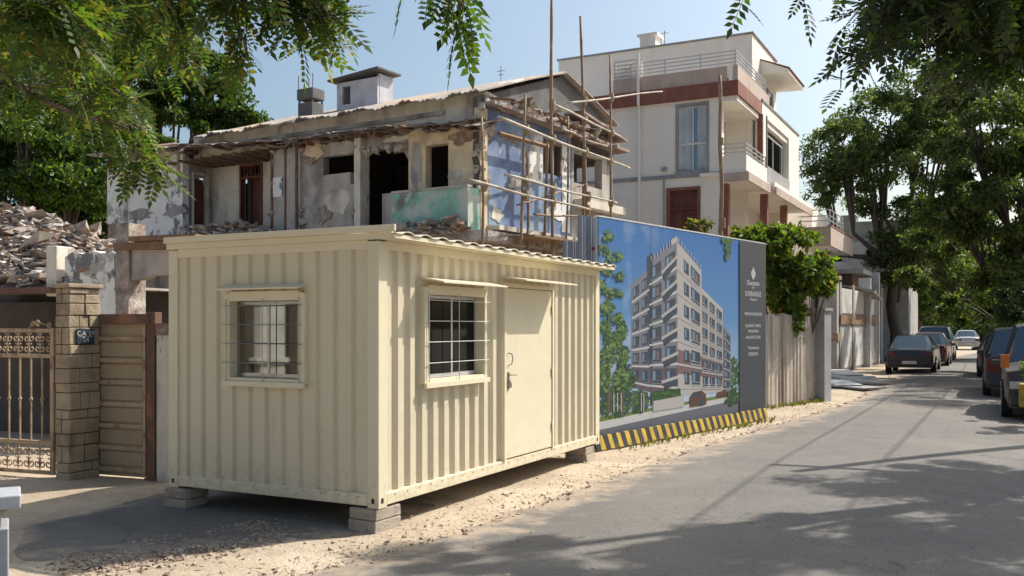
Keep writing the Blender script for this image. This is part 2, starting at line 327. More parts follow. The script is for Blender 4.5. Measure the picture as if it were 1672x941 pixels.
def gz(x, y):
    d = -roadness(x, y)
    k = max(0, min(1, (d+.1)/1.2)); base = -.016*(1-k) if d < .1 else 0
    return base + (.012*vn(x, y, 1.1)+.008*vn(x, y, 3.3))*k - .012*(1-k)
far = sorted({*[-400, -150, -60, -30, -20, -14], *[round(-10+.22*i, 3) for i in range(120)], 18, 24, 34, 60, 120, 400})
fary = sorted({*[-60, -20, -5, 1], *[round(2.2+.2*i, 3) for i in range(130)], 30, 34, 40, 50, 65, 90, 140, 260, 600})
sheet(far, fary, lambda x, y: gz(x, y) if (-10 <= x <= 17 and 2 < y < 29) else -.03, 'ground', 'dirt')
# asphalt carriageway with a crumbled edge
V = []; Fc = []; ys = [2.5+.12*i for i in range(220)]+[29+1.0*i for i in range(60)]+[90, 120, 160, 220, 309]; NX = 14
for j, y in enumerate(ys):
    l = lerp_line(LE, y); r = lerp_line(RE, y)
    jl = .10*vn(y*1.3, 2, 1)+.06*math.sin(y*7.3+math.sin(y*3))+.05*math.sin(y*17.1); jr = .25*vn(y, 7, .8)+.08*math.sin(y*6.1)
    l += jl; r += jr
    for i in range(NX+1):
        t = (0, .03, .07, .12, .2, .3, .4, .5, .6, .7, .8, .88, .93, .97, 1)[i]; x = l+(r-l)*t; V.append((x, y, .004+.05*math.sin(math.pi*t)-.006*(1 if i in (0, NX) else 0)))
for j in range(len(ys)-1):
    for i in range(NX): a = j*(NX+1)+i; Fc.append((a, a+1, a+NX+2, a+NX+1))
me = bpy.data.meshes.new('road'); me.from_pydata(V, [], Fc); me.materials.append(M['asphalt'])
me.polygons.foreach_set('use_smooth', [True]*len(Fc))
ea = me.attributes.new('edge', 'FLOAT', 'POINT')
for j in range(len(ys)):
    l, q = V[j*(NX+1)][0], V[j*(NX+1)+NX][0]
    for i in range(NX+1): k = j*(NX+1)+i; ea.data[k].value = min(V[k][0]-l, (q-V[k][0])*1.2)
rd = bpy.data.objects.new('road', me); COL.objects.link(rd); rd['kind'] = 'structure'
# dark sheet added where the cabin's shadow falls, its colour deepening the shade
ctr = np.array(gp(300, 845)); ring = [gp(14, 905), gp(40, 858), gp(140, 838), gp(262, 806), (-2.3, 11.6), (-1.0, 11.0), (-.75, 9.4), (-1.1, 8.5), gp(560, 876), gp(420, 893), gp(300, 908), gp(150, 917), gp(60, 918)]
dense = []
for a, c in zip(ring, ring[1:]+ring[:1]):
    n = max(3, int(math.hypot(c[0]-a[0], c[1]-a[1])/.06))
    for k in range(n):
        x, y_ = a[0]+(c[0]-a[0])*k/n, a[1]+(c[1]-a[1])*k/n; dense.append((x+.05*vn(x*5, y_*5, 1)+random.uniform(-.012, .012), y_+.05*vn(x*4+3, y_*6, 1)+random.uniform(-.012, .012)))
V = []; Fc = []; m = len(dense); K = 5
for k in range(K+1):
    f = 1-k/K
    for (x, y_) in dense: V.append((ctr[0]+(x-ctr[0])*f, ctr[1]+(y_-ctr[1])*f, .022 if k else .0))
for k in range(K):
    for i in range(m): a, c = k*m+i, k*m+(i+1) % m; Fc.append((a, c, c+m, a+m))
me = bpy.data.meshes.new('shade_sheet'); me.from_pydata(V, [], Fc); me.materials.append(M['asphalt']); ea = me.attributes.new('edge', 'FLOAT', 'POINT')
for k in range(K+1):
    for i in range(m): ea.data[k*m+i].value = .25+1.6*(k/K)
o = bpy.data.objects.new('shade_sheet', me); COL.objects.link(o); o['kind'] = 'structure'
# loose stones and debris chips
def chips(name, spots, label, cat='gravel', mat='chips'):
    b = MB()
    for (x, y, r, z) in spots:
        b.obox((x, y, z+r*.25), r*random.uniform(.7, 1.6), r*random.uniform(.6, 1.2), r*random.uniform(.25, .7), random.uniform(-.5, .5), random.uniform(-.5, .5), random.uniform(0, 3), .45)
    o = b.build(name, mat); return tag(o, label, cat, kind='stuff')
sp = []
for _ in range(3400):
    y = 5.8+random.random()**1.5*16; l = lerp_line(LE, y); d = abs(random.gauss(0, .5)); x = l-d+.12
    if random.random() < .12: x = l+random.random()**2*.7
    sp.append((x, y, random.choice([.005, .006, .007, .008, .01, .014]+([.026] if random.random() < .25 else [])), gz(x, y) if x < l else .006))
chips('gravel', sp, 'loose stones and chips scattered along the sandy verge of the road')
sp = []
for _ in range(2600):
    t = random.random(); x, y = gp(130+t*330+random.gauss(0, 30), 925-t*62+random.gauss(0, 11)); sp.append((x, y, random.choice([.010, .014, .02, .03]), gz(x, y)))
for _ in range(800):
    u = random.gauss(0,.9); x = .95+.5*u+random.gauss(0,.16); y = 10.3+.85*u+random.gauss(0,.16); sp.append((x, y, random.choice([.01, .015, .022]), gz(x, y)))
chips('broken_plaster', sp, 'broken plaster chips spread on the ground before the cream cabin', 'debris', 'chips')
# dry leaf litter
sp = []
b = MB()
for _ in range(900):
    y = 6+random.random()*22; x = lerp_line(LE, y)+random.choice([-1, -1, 1])*random.random()**2*2.5
    if random.random() < .4: x = lerp_line(RE, y)-abs(random.gauss(0, 1.2))
    z = .03 if roadness(x, y) > 0 else gz(x, y)+.01; s = random.uniform(.015, .04); a = random.random()*6.28
    ca, sa = math.cos(a)*s, math.sin(a)*s
    z += .012+.05*max(0, min(1, roadness(x, y)/2))
    b.quad((x-ca, y-sa, z), (x+sa*.5, y-ca*.5, z+.006), (x+ca, y+sa, z+.01), (x-sa*.5, y+ca*.5, z+.004))
tag(b.build('leaf_litter', 'timber'), 'dry brown leaves fallen on the road and its verges', 'leaves', kind='stuff')

# ------------------------------------------------------------ portable cabin
CA = math.atan2(.889, .458)
C = Frame(-1.16, 8.16, CA); LN, WD, ZB, ZT = 5.12, 2.53, .20, 2.58
cab = thing('portable_cabin', 'cream corrugated metal site cabin raised on blocks beside the road', 'cabin', (-1.16, 8.16, 0), CA)
def corr(mb, P, u0, u1, z0, z1, holes=(), period=.2, dep=.034, prof=((0, 0), (.36, 0), (.52, 1), (.84, 1), (1.0, 0))):
    us = []; u = u0; prof = list(prof)
    pts = []; n = int((u1-u0)/period)+1
    for i in range(n+1):
        for f, d in prof[:-1]:
            x = u0+(i+f)*period
            if x < u1: pts.append((x, d*dep))
    pts.append((u1, 0))
    out = []
    brk = sorted({h[i] for h in holes for i in (0, 1)})
    for a, c in zip(pts, pts[1:]):
        out.append(a)
        for k in brk:
            if a[0] < k < c[0]: t = (k-a[0])/(c[0]-a[0]); out.append((k, a[1]+(c[1]-a[1])*t))
    out.append(pts[-1])
    for a, c in zip(out, out[1:]):
        m = (a[0]+c[0])/2; segs = [(z0, z1)]
        for h in holes:
            if h[0] < m < h[1]: segs = [(z0, h[2]), (h[3], z1)]
        for (p, q) in segs:
            if q-p > .001: mb.quad(P(a[0], a[1], p), P(c[0], c[1], p), P(c[0], c[1], q), P(a[0], a[1], q))
PL = lambda u, d, z: (u, .02+d, z)          # long wall (road side): depth inwards = +y
PS = lambda u, d, z: (.02+d, u, z)          # short wall (camera side)
wx0, wz1 = C.onY(692, 470, 0); wx1, wz0 = C.onY(791, 620, 0)
wz1 = C.onY(692, 468, 0)[1]; wz0 = C.onY(692, 628, 0)[1]
dx0, dz1 = C.onY(823, 466, 0); dx1 = C.onY(902, 466, 0)[0]
sy1, sz1 = C.onX(372, 480, 0); sy0, sz0 = C.onX(497, 628, 0)
b = MB(); corr(b, PL, .13, LN-.12, .32, 2.5, [(wx0, wx1, wz0, wz1), (dx0, dx1, .32, dz1)]); b.build('side_wall', 'cream', cab)
b = MB(); corr(b, PS, .12, WD-.12, .32, 2.5, [(sy0, sy1, sz0, sz1)], dep=.028, prof=((0, 0), (.62, 0), (.72, 1), (.86, 1), (.96, 0), (1., 0))); b.build('end_wall', 'cream', cab)
b = MB(); corr(b, lambda u, d, z: (u, WD-.02-d, z), .13, LN-.12, .32, 2.5); b.build('side_wall', 'cream', cab)
b = MB(); corr(b, lambda u, d, z: (LN-.02-d, u, z), .12, WD-.12, .32, 2.5); b.build('end_wall', 'cream', cab)
for x in (0, LN-.13):
    for y in (0, WD-.12):
        b = MB(); b.box(x, x+.13, y, y+.12, ZB, 2.54)
        b.mi = 1
        b.box(x+.04, x+.075, y-.004, y+.004, ZB+.045, ZB+.09); b.box(x-.004, x+.004, y+.045, y+.075, ZB+.045, ZB+.09)
        b.build('corner_post', ['cream_trim', 'black_paint'], cab, bevel=.006)
b = MB()
b.box(.131, LN-.131, .0, .07, ZB+.02, .325); b.box(.131, LN-.131, WD-.07, WD, ZB+.02, .325)
b.box(.0, .07, .121, WD-.121, ZB+.02, .325); b.box(LN-.07, LN, .121, WD-.121, ZB+.02, .325)
b.box(.071, LN-.071, .071, WD-.071, ZB+.05, .30)
for k in range(1, 9): b.box(k*.57, k*.57+.06, .071, WD-.071, ZB-.01+.03, ZB+.049)
b.build('base_frame', 'cream_trim', cab, bevel=.005)
b = MB(); b.box(.131, LN-.131, .005, .075, 2.47, 2.55); b.box(.005, .075, .121, WD-.121, 2.47, 2.55); b.box(.131, LN-.131, WD-.075, WD-.005, 2.47, 2.55); b.box(LN-.075, LN-.005, .121, WD-.121, 2.47, 2.55)
b.build('top_rail', 'cream_trim', cab)
# small bolts along the bottom rail
b = MB()
for k in range(24):
    u = .25+k*.2
    if u < LN-.2: b.box(u, u+.012, -.004, .002, .29, .302)
for k in range(11):
    u = .22+k*.2; b.box(-.004, .002, u, u+.012, .29, .302)
b.build('rail_bolt', 'steel', cab, split=True)
# corrugated roof sheet: corrugations run across the cabin and end over the road side
b = MB(); n = 18; x0, x1 = -.02, LN+.11; top = []
for i in range(n*6+1):
    t = i/(n*6); ph = (i % 6)/6; top.append((x0+(x1-x0)*t, (.0, .0, .0, .018, .022, .018)[i % 6]))
for a, c in zip(top, top[1:]):
    za0, za1, th = 2.60, 2.66, .006
    for (dz, fl) in ((0, 0), (-th, 1)):
        q = [(a[0], -.20, za0+a[1]+dz), (c[0], -.20, za0+c[1]+dz), (c[0], WD+.1, za1+c[1]+dz), (a[0], WD+.1, za1+a[1]+dz)]
        b.quad(*(q if not fl else q[::-1]))
    b.quad((a[0], -.20, za0+a[1]-th), (c[0], -.20, za0+c[1]-th), (c[0], -.20, za0+c[1]), (a[0], -.20, za0+a[1]))
b.build('roof_sheet', 'roof_sheet', cab, smooth=False)
b = MB(); b.box(-.05, -.022, -.20, WD+.02, 2.61, 2.67); b.build('roof_fascia', 'cream_trim', cab, bevel=.004)
b = MB(); b.box(-.02, LN+.1, -.185, -.151, 2.555, 2.592); b.box(.021, LN+.1, -.15, WD+.05, 2.552, 2.575); b.box(-.019, .02, -.15, WD+.01, 2.551, 2.609); b.build('eave_batten', 'cream_trim', cab)
# windows
def cab_window(u0, u1, z0, z1, P, flip, gl, hood_ext, ngr):
    """P(u, outward distance, z)"""
    def bx(mb, ua, ub, da, db, za, zb):
        p, q = P(ua, da, za), P(ub, db, zb)
        mb.box(min(p[0], q[0]), max(p[0], q[0]), min(p[1], q[1]), max(p[1], q[1]), za, zb)
    fr = MB(); t = .045
    bx(fr, u0-.02, u0+t, -.09, .025, z0, z1); bx(fr, u1-t, u1+.02, -.09, .025, z0, z1); bx(fr, u0+t, u1-t, -.09, .025, z1-t*1.6, z1+.02); bx(fr, u0+t, u1-t, -.09, .025, z0-.02, z0+t)
    win = fr.build('window', 'cream_trim', cab, bevel=.004)
    sl = MB(); bx(sl, u0-.03, u1+.03, .026, .055, z0-.035, z0+.012); sl.build('sill', 'cream_trim', win)
    a, e = u0+t+.004, u1-t-.004; m = (a+e)/2; zz0, zz1 = z0+t+.004, z1-t*1.6-.004; s_ = .028
    for (p, q, d) in ((a, m+.02, -.05), (m-.01, e, -.075)):
        fm = MB(); bx(fm, p, p+s_, d-.018, d, zz0, zz1); bx(fm, q-s_, q, d-.018, d, zz0, zz1); bx(fm, p+s_, q-s_, d-.018, d, zz0, zz0+s_*1.3); bx(fm, p+s_, q-s_, d-.018, d, zz1-s_, zz1)
        fm.build('sash', 'alu' if gl == 'glass_dark' else 'steel', win)
        g = MB(); bx(g, p+s_-.003, q-s_+.003, d-.012, d-.007, zz0+.02, zz1-.02); g.build('pane', gl, win)
    gr = MB()
    for k in range(ngr):
        z = zz0+(zz1-zz0)*(k+.55)/ngr+.04
        gr.tube([P(u0, .045, z), P(u1+.03, .045, z)], .0042, 6)
    for u in (u0+.035, (u0+u1)/2, u1-.012): gr.tube([P(u, .04, z0+.01), P(u, .04, z1-.05)], .005, 6)
    gr.build('grille', 'white_paint' if gl == 'glass_dark' else 'steel', win)
    h = MB(); a, e = u0-.03, u1+.07
    pts = lambda u: [P(u, -.02, z1+.09), P(u, hood_ext, z1+.045), P(u, hood_ext, z1+.03), P(u, -.02, z1+.072)]
    A, B = pts(a), pts(e); off = tuple(B[0][i]-A[0][i] for i in range(3)); h.prism(A, off); h.build('hood', 'cream_trim', win)
cab_window(wx0, wx1, wz0, wz1, lambda u, d, z: (u, -d, z), 0, 'glass_dark', .24, 4)
cab_window(sy0, sy1, sz0, sz1, lambda u, d, z: (-d, u, z), 1, 'glass_mirror', .12, 4)
# door
b = MB(); b.box(dx0-.02, dx0+.03, -.018, .06, .326, dz1+.03); b.box(dx1-.03, dx1+.02, -.018, .06, .326, dz1+.03); b.box(dx0+.03, dx1-.03, -.018, .06, dz1-.02, dz1+.03)
df = b.build('door_frame', 'cream_trim', cab, bevel=.003)
b = MB(); b.box(dx0+.035, dx1-.035, -.006, .035, .34, dz1-.026)
door = b.build('door', 'cream_trim', cab, bevel=.004)
b = MB(); hx = dx0+.085; hz = 1.33
b.tube([(hx, -.006, 1.50), (hx+.012, -.045, 1.49), (hx+.018, -.055, 1.44), (hx+.012, -.045, 1.38), (hx, -.006, 1.36)], .007, 6); b.build('pull_handle', 'steel', door)
b = MB(); b.box(hx-.018, hx+.022, -.014, -.0065, 1.10, 1.29); b.tube([(hx, -.012, 1.26), (hx, -.05, 1.26), (hx+.12, -.05, 1.255)], .008, 6); b.box(hx-.015, hx+.025, -.04, -.0145, 1.12, 1.17); b.tube([(hx-.008, -.028, 1.17), (hx-.006, -.028, 1.2), (hx+.016, -.028, 1.2), (hx+.018, -.028, 1.17)], .004, 6)
b.build('lever_lock', 'steel', door)
b = MB()
for z in (.55, 1.2, 1.95): b.box(dx1-.05, dx1-.015, -.024, -.0185, z, z+.10)
b.build('hinge', 'cream_trim', door, split=True)
b = MB(); b.prism([(dx0-.05, 0.0, dz1+.10), (dx0-.05, -.30, dz1+.055), (dx0-.05, -.30, dz1+.04), (dx0-.05, 0.0, dz1+.08)], (dx1-dx0+.12, 0, 0)); b.build('door_hood', 'cream_trim', cab)
# supports
def blocks(x, y, nx, lab, h=.2, mat='brick_grey', g='block stacks under the cabin'):
    t = thing('block_stack', lab, 'blocks', (*C.w(x, y), 0), CA+random.uniform(-.08, .08), g)
    for k in range(2):
        b = MB(); b.obox((random.uniform(-.015, .015), random.uniform(-.015, .015), h*(k+.5)/2-.012*(1-k)), nx+.03*k*0, .30, h/2-.004+.02*(1-k), 0, 0, random.uniform(-.05, .05), .03)
        b.build('concrete_block', mat, t, bevel=.008)
blocks(.16, .15, .36, 'stack of two grey blocks under the near corner of the cream cabin')
blocks(.10, WD-.13, .30, 'stack of blocks under the left rear corner of the cream cabin')
blocks(LN-.30, .16, .34, 'stack of blocks under the far corner of the cabin next to the striped board')
blocks(LN-.3, WD-.2, .34, 'stack of blocks under the hidden back corner of the cabin')

# ------------------------------------------------------------ hoarding with printed artwork
hx0, hy0 = gp(979, 735); hx1, hy1 = gp(1249, 684)
HA = math.atan2(hy1-hy0, hx1-hx0); HB = Frame(hx0, hy0, HA); HL = math.hypot(hx1-hx0, hy1-hy0)
hb = thing('billboard_hoarding', 'tall blue and grey printed hoarding showing a new apartment block', 'billboard', (hx0, hy0, 0), HA)
def hq(px, py): u, z = HB.onY(px, py, 0); return u, z
ztl = hq(976, 349)[1]; ztr = hq(1246, 402)[1]; zb0 = .27
print('hoarding', HL, ztl, ztr)
ZH = (ztl+ztr)/2
b = MB(); b.box(-.03, HL, .012, .06, zb0-.1, ZH); b.build('backing_panel', 'grey_sheet', hb)
b = MB()
for u in (.3, HL*.35, HL*.68, HL-.25): b.box(u, u+.06, .065, .13, 0, ZH-.1)
for z in (.6, 1.7, 2.9): b.box(0, HL-.1, .131, .17, z, z+.05)
b.build('support_frame', 'rust_steel', hb)
b = MB(); b.box(-.04, HL+.01, -.006, .062, ZH+.001, ZH+.02); b.box(HL+.001, HL+.025, -.006, .062, zb0-.25, ZH); b.build('edge_trim', 'white_paint', hb)
cols = {}
def flat(name, c, rough=.55):
    m = bpy.data.materials.new(name); m.use_nodes = True; p = m.node_tree.nodes['Principled BSDF']; p.inputs['Base Color'].default_value = (*c, 1); p.inputs['Roughness'].default_value = rough; p.inputs['Specular IOR Level'].default_value = .3; M[name] = m
def print_sky():
    m = bpy.data.materials.new('print_sky'); m.use_nodes = True; nt = m.node_tree; N, L = nt.nodes, nt.links; p = N['Principled BSDF']
    tc = N.new('ShaderNodeTexCoord'); sx = N.new('ShaderNodeSeparateXYZ'); L.new(tc.outputs['Object'], sx.inputs[0])
    r = N.new('ShaderNodeValToRGB'); mr = N.new('ShaderNodeMapRange'); mr.inputs[1].default_value = .6; mr.inputs[2].default_value = 3.3; L.new(sx.outputs[2], mr.inputs[0]); L.new(mr.outputs[0], r.inputs[0])
    r.color_ramp.elements[0].color = (.33, .42, .55, 1); r.color_ramp.elements[1].color = (.03, .13, .36, 1)
    e = r.color_ramp.elements.new(.5); e.color = (.08, .21, .43, 1)
    n = N.new('ShaderNodeTexNoise'); n.inputs['Scale'].default_value = 1.6; n.inputs['Detail'].default_value = 7
    L.new(tc.outputs['Object'], n.inputs['Vector'])
    m2 = N.new('ShaderNodeMapRange'); m2.inputs[1].default_value = .5; m2.inputs[2].default_value = .75; m2.inputs[4].default_value = .8; L.new(n.outputs[0], m2.inputs[0])
    gx = N.new('ShaderNodeMapRange'); gx.inputs[1].default_value = .2; gx.inputs[2].default_value = 2.6; gx.inputs[3].default_value = 1; gx.inputs[4].default_value = 0; L.new(sx.outputs[0], gx.inputs[0])
    mu = N.new('ShaderNodeMath'); mu.operation = 'MULTIPLY'; L.new(m2.outputs[0], mu.inputs[0]); L.new(gx.outputs[0], mu.inputs[1])
    x = N.new('ShaderNodeMix'); x.data_type = 'RGBA'; L.new(mu.outputs[0], x.inputs[0]); L.new(r.outputs[0], x.inputs[6]); x.inputs[7].default_value = (.38, .42, .50, 1)
    L.new(x.outputs[2], p.inputs['Base Color']); p.inputs['Roughness'].default_value = .5; p.inputs['Specular IOR Level'].default_value = .3; M['print_sky'] = m
print_sky()
PC = dict(pg=(.05, .056, .068), pw=(.36, .345, .35), ps=(.155, .16, .195), pd=(.035, .05, .075), pbr=(.15, .105, .11), pb2=(.095, .08, .10), pr=(.11, .12, .15), pgr=(.10, .16, .04), pt1=(.02, .06, .02), pt2=(.06, .13, .035), pt3=(.15, .21, .08), pk=(.42, .43, .45), prd=(.09, .04, .035), por=(.20, .12, .09), pgl=(.12, .2, .3), ptr=(.09,.07,.05))
for k, c in PC.items(): flat('print_'+k, c)
names = ['print_sky']+['print_'+k for k in PC]; idx = {n: i for i, n in enumerate(names)}
art = MB(); layer = [0]
def ap(col, pts, raw=False, dl=1):
    layer[0] += dl*.00002; art.mi = idx['print_sky' if col == 'sky' else 'print_'+col]
    out = []
    for p in pts:
        u, z = p if raw else hq(*p)
        out.append((min(max(u, -.03), HL), -layer[0], min(max(z, zb0-.09), ZH)))
    art.poly(out)
uP = hq(1207, 500)[0]
ap('sky', [(-.03, zb0-.1), (HL, zb0-.1), (HL, ZH), (-.03, ZH)], True); layer[0] += .001
def bil(q, s, t):
    (a, b_, c, d) = q  # TL TR BR BL ; s across, t down
    x0 = a[0]+(b_[0]-a[0])*s; y0 = a[1]+(b_[1]-a[1])*s; x1 = d[0]+(c[0]-d[0])*s; y1 = d[1]+(c[1]-d[1])*s
    return (x0+(x1-x0)*t, y0+(y1-y0)*t)
def bq(col, q, s0, s1, t0, t1): ap(col, [bil(q, s0, t0), bil(q, s1, t0), bil(q, s1, t1), bil(q, s0, t1)])
# ground of the picture
ap('pgr', [(975, 682), (1210, 640), (1210, 668), (975, 710)])
ap('pk', [(975, 690), (1060, 672), (1210, 645), (1210, 652), (1060, 684), (975, 705)])
ap('pr', [(975, 703), (1060, 684), (1210, 652), (1210, 690), (975, 730)])
# distant tree masses
def leaves(cx, cy, rx, ry, n, cs, s=3.2):
    for _ in range(n):
        a = random.random()*6.28; r = random.random()**.5; x = cx+math.cos(a)*r*rx; y = cy+math.sin(a)*r*ry; l = s*random.uniform(.5, 1.3); t = random.random()*3.1
        ap(random.choice(cs), [(x+l*math.cos(t), y+l*math.sin(t)), (x-.45*l*math.sin(t), y+.45*l*math.cos(t)), (x-l*math.cos(t), y-l*math.sin(t)), (x+.45*l*math.sin(t), y-.45*l*math.cos(t))], dl=.2)
for c in ((1198, 615, 8, 30, 160), (1188, 630, 8, 16, 60)): leaves(*c, ['pt1', 'pt1', 'pt2'])
# building: left (shaded) face in two bays and right (lit) face
LF1 = ((1060, 428), (1105, 392), (1107, 646), (1060, 640)); LF0 = ((1031, 465), (1060, 437), (1060, 640), (1031, 632))
RF1 = ((1105, 394), (1145, 441), (1146, 643), (1107, 646)); RF2 = ((1145, 470), (1180, 505), (1180, 641), (1146, 643)); RF3 = ((1180, 530), (1193, 548), (1193, 639), (1180, 641))
RT = ((1152, 447), (1168, 466), (1180, 510), (1150, 475))
ap('ps', LF0); ap('ps', LF1); ap('pw', RF1); ap('pw', RF2); ap('ps', RF3); 
ap('pd', [(1056, 420), (1066, 412), (1066, 640), (1058, 640)])
bq('pb2', LF0, 0, 1, .80, 1); bq('pb2', LF1, 0, 1, .82, 1); bq('pbr', RF1, 0, 1, .70, .86); bq('pbr', RF2, 0, 1, .66, .84)
for q, nb in ((LF0, 2), (LF1, 2), (RF1, 2), (RF2, 3), (RF3, 1)):
    for fl in range(6):
        t0, t1 = .03+fl*.155, .03+(fl+1)*.155; H = t1-t0
        for k in range(nb):
            s0 = (k+.14)/nb; s1 = (k+.86)/nb
            if q is RF1 and k == 0:
                bq('pd', q, .28, .48, t0+H*.25, t0+H*.78); bq('pgl', q, .30, .37, t0+H*.3, t0+H*.7); continue
            bq('pd', q, s0, s1, t0+H*.16, t0+H*.85)
            bq('pgl', q, s0+.04, s0+.4*(s1-s0), t0+H*.24, t0+H*.7)
            if (fl+k) % 3 == 1: bq('por' if q in (RF1, RF2) else 'pbr', q, s0+.5*(s1-s0), s0+.75*(s1-s0), t0+H*.3, t0+H*.7)
            bq('ps' if q not in (RF1, RF2) else 'pk', q, s0-.02, s1+.02, t0+H*.66, t0+H*.84)
            bq('pd', q, s0, s1, t0+H*.68, t0+H*.80)
        bq('pk' if q in (LF0, LF1) else 'pw', q, 0, 1, t0+H*.90, t0+H*1.0)
for fl in range(6):   # projecting corner balconies
    t = .115+fl*.155; a = bil(LF1, .42, t+.02); c = bil(LF1, 1, t-.02); e = bil(RF1, 0, t)
    ap('pw', [a, (c[0], c[1]), (c[0]+1, c[1]+5), (a[0], a[1]+5)]); ap('pd', [(a[0]+2, a[1]+6), (c[0]-1, c[1]+6), (c[0]-1, c[1]+15), (a[0]+6, a[1]+14)])
for x in range(1062, 1106, 5): ap('pw', [(x, 428-(x-1060)*.8-8), (x+1.2, 428-(x-1060)*.8-9), (x+1.2, 428-(x-1060)*.8), (x, 428-(x-1060)*.8)])
for x in range(1107, 1145, 5): ap('pw', [(x, 394+(x-1105)*1.17-7), (x+1.2, 394+(x-1105)*1.17-6), (x+1.2, 394+(x-1105)*1.17+1), (x, 394+(x-1105)*1.17)])
ap('pw', [(1095, 392), (1105, 386), (1106, 395), (1095, 402)])
# street level

ap('pt1', [(1062, 640), (1110, 634), (1112, 655), (1062, 662)]); leaves(1086, 646, 24, 7, 90, ['pt1', 'pt2'], 2.2)
ap('pw', [(1066, 655), (1116, 646), (1116, 664), (1066, 672)])
ap('prd', [(1126, 648), (1131, 641), (1145, 638), (1152, 644), (1153, 660), (1126, 665)]); ap('pd', [(1131, 643), (1144, 640), (1146, 647), (1131, 650)])
ap('pd', [(1140, 652), (1148, 651), (1148, 662), (1140, 663)]); ap('prd', [(1170, 641), (1185, 637), (1186, 646), (1170, 649)])
for c in ((1000, 655, 30, 26, 260), (1045, 655, 16, 18, 160), (1020, 625, 16, 30, 160), (1195, 650, 12, 10, 60)): leaves(*c, ['pt1', 'pt1', 'pd', 'pt2'], 4.5)
# big tree at the left of the picture
ap('ptr', [(991, 500), (994, 500), (996, 675), (990, 676)]); ap('ptr', [(1014, 560), (1016, 560), (1017, 672), (1014, 672)])
for c in ((991, 388, 9, 10, 26), (984, 408, 12, 9, 34), (1003, 420, 14, 8, 40), (990, 440, 12, 10, 46), (1010, 452, 10, 7, 26), (984, 468, 12, 10, 46), (1002, 480, 14, 8, 46), (990, 503, 12, 12, 60), (1006, 520, 10, 9, 46), (986, 536, 11, 14, 70), (1000, 556, 14, 14, 90), (1014, 540, 9, 16, 60), (990, 585, 13, 18, 110), (1016, 580, 10, 20, 90), (985, 620, 12, 20, 120), (1012, 618, 12, 20, 110)): leaves(*c, ['pt1', 'pt1', 'pt2', 'pt2', 'pt3'], 4.2)
leaves(1186, 392, 9, 7, 50, ['pt1', 'pt2']); leaves(1187, 412, 4, 16, 50, ['pt1', 'pt2'])
for x in (1000, 1006, 1012, 1045, 1049): ap('pw', [(x, 642), (x+1.6, 642), (x+1.6, 672), (x, 672)])
# grey text panel and seams
layer[0] += .0004
ap('pg', [(uP, zb0-.1), (HL, zb0-.1), (HL, ZH), (uP, ZH)], True)
for u in (uP-.01, hq(1064, 500)[0]): ap('ps', [(u, zb0-.1), (u+.008, zb0-.1), (u+.008, ZH), (u, ZH)], True)
art.build('printed_sheet', names, hb); LAY = layer[0]+.002
def text(s, size, parent, x, y, z, mat, sx=1., rot=(math.pi/2, 0, 0), name='lettering', ext=.001, align='CENTER'):
    cu = bpy.data.curves.new(name, 'FONT'); cu.body = s; cu.size = size; cu.align_x = align; cu.extrude = ext
    o = bpy.data.objects.new(name, cu); COL.objects.link(o); bpy.context.view_layer.update()
    me = bpy.data.meshes.new_from_object(o.evaluated_get(bpy.context.evaluated_depsgraph_get())); bpy.data.objects.remove(o)
    o = bpy.data.objects.new(name, me); me.materials.clear(); me.materials.append(M[mat]); COL.objects.link(o); o.parent = parent
    o.location = (x, y, z); o.rotation_euler = rot; o.scale = (sx, 1, 1); return o
um = (uP+HL)/2; wpan = HL-uP
def tl(s, py, size, wf):
    u, z = hq(1228, py); size *= .8; o = text(s, size, hb, um, -LAY, z-size*.35, 'lettering')
    wd = o.dimensions.x if o.dimensions.x else 1; bpy.context.view_layer.update(); wd = max(v.co.x for v in o.data.vertices)-min(v.co.x for v in o.data.vertices)
    o.scale = (wf*.85*wpan/wd, 1, 1)
tl('Duecatoa', 462, .17, .55); tl('BY', 470, .07, .12); tl('SUVERANGUE', 480, .17, .72); tl('Homes', 489, .09, .30)
tl('PREMIUM RESIDENCES', 513, .10, .78); tl('ELEGANT LIVING', 532, .10, .70); tl('MODERN', 541, .09, .46); tl('ARCHITECTURE', 551, .10, .68); tl('Timeless', 568, .10, .50); tl('DESIGN', 578, .11, .42)
b = MB(); zc = hq(1228, 441)[1]   # shield emblem
for k, (du, h) in enumerate(((-.08, .10), (-.04, .14), (0, .18), (.04, .14), (.08, .10))): b.box(um+du-.014, um+du+.014, -LAY-.001, -LAY+.001, zc-.13+abs(du)*.6, zc-.13+h)
b.prism([(um-.10, -LAY, zc-.08), (um+.10, -LAY, zc-.08), (um, -LAY, zc-.19)], (0, -.001, 0)); b.build('emblem', 'lettering', hb)

# striped board at its foot
sb = thing('striped_kerb_board', 'low yellow and black striped board along the foot of the hoarding', 'barrier', (*HB.w(0, -.13), 0), HA)
b = MB(); n = 50; L0, L1 = -.25, HL-.12; sh = .05; hgt = .225
for k in range(n):
    b.mi = k % 2; a, e = L0+(L1-L0)*k/n, L0+(L1-L0)*(k+1)/n; j = random.uniform(-.008, .008)
    b.prism([(a+j, 0, .02+.0), (e+j, 0, .02), (e-sh+j, .04, hgt+j), (a-sh+j, .04, hgt+j)], (0, .03, 0))
b.build('striped_plank', ['black_paint', 'yellow_paint'], sb)
b = MB()
for u in (0., 1.6, 3.2, 4.8): b.box(u, u+.08, .09, .12, -.05, hgt-.03)
b.build('stake', 'timber', sb, split=True)
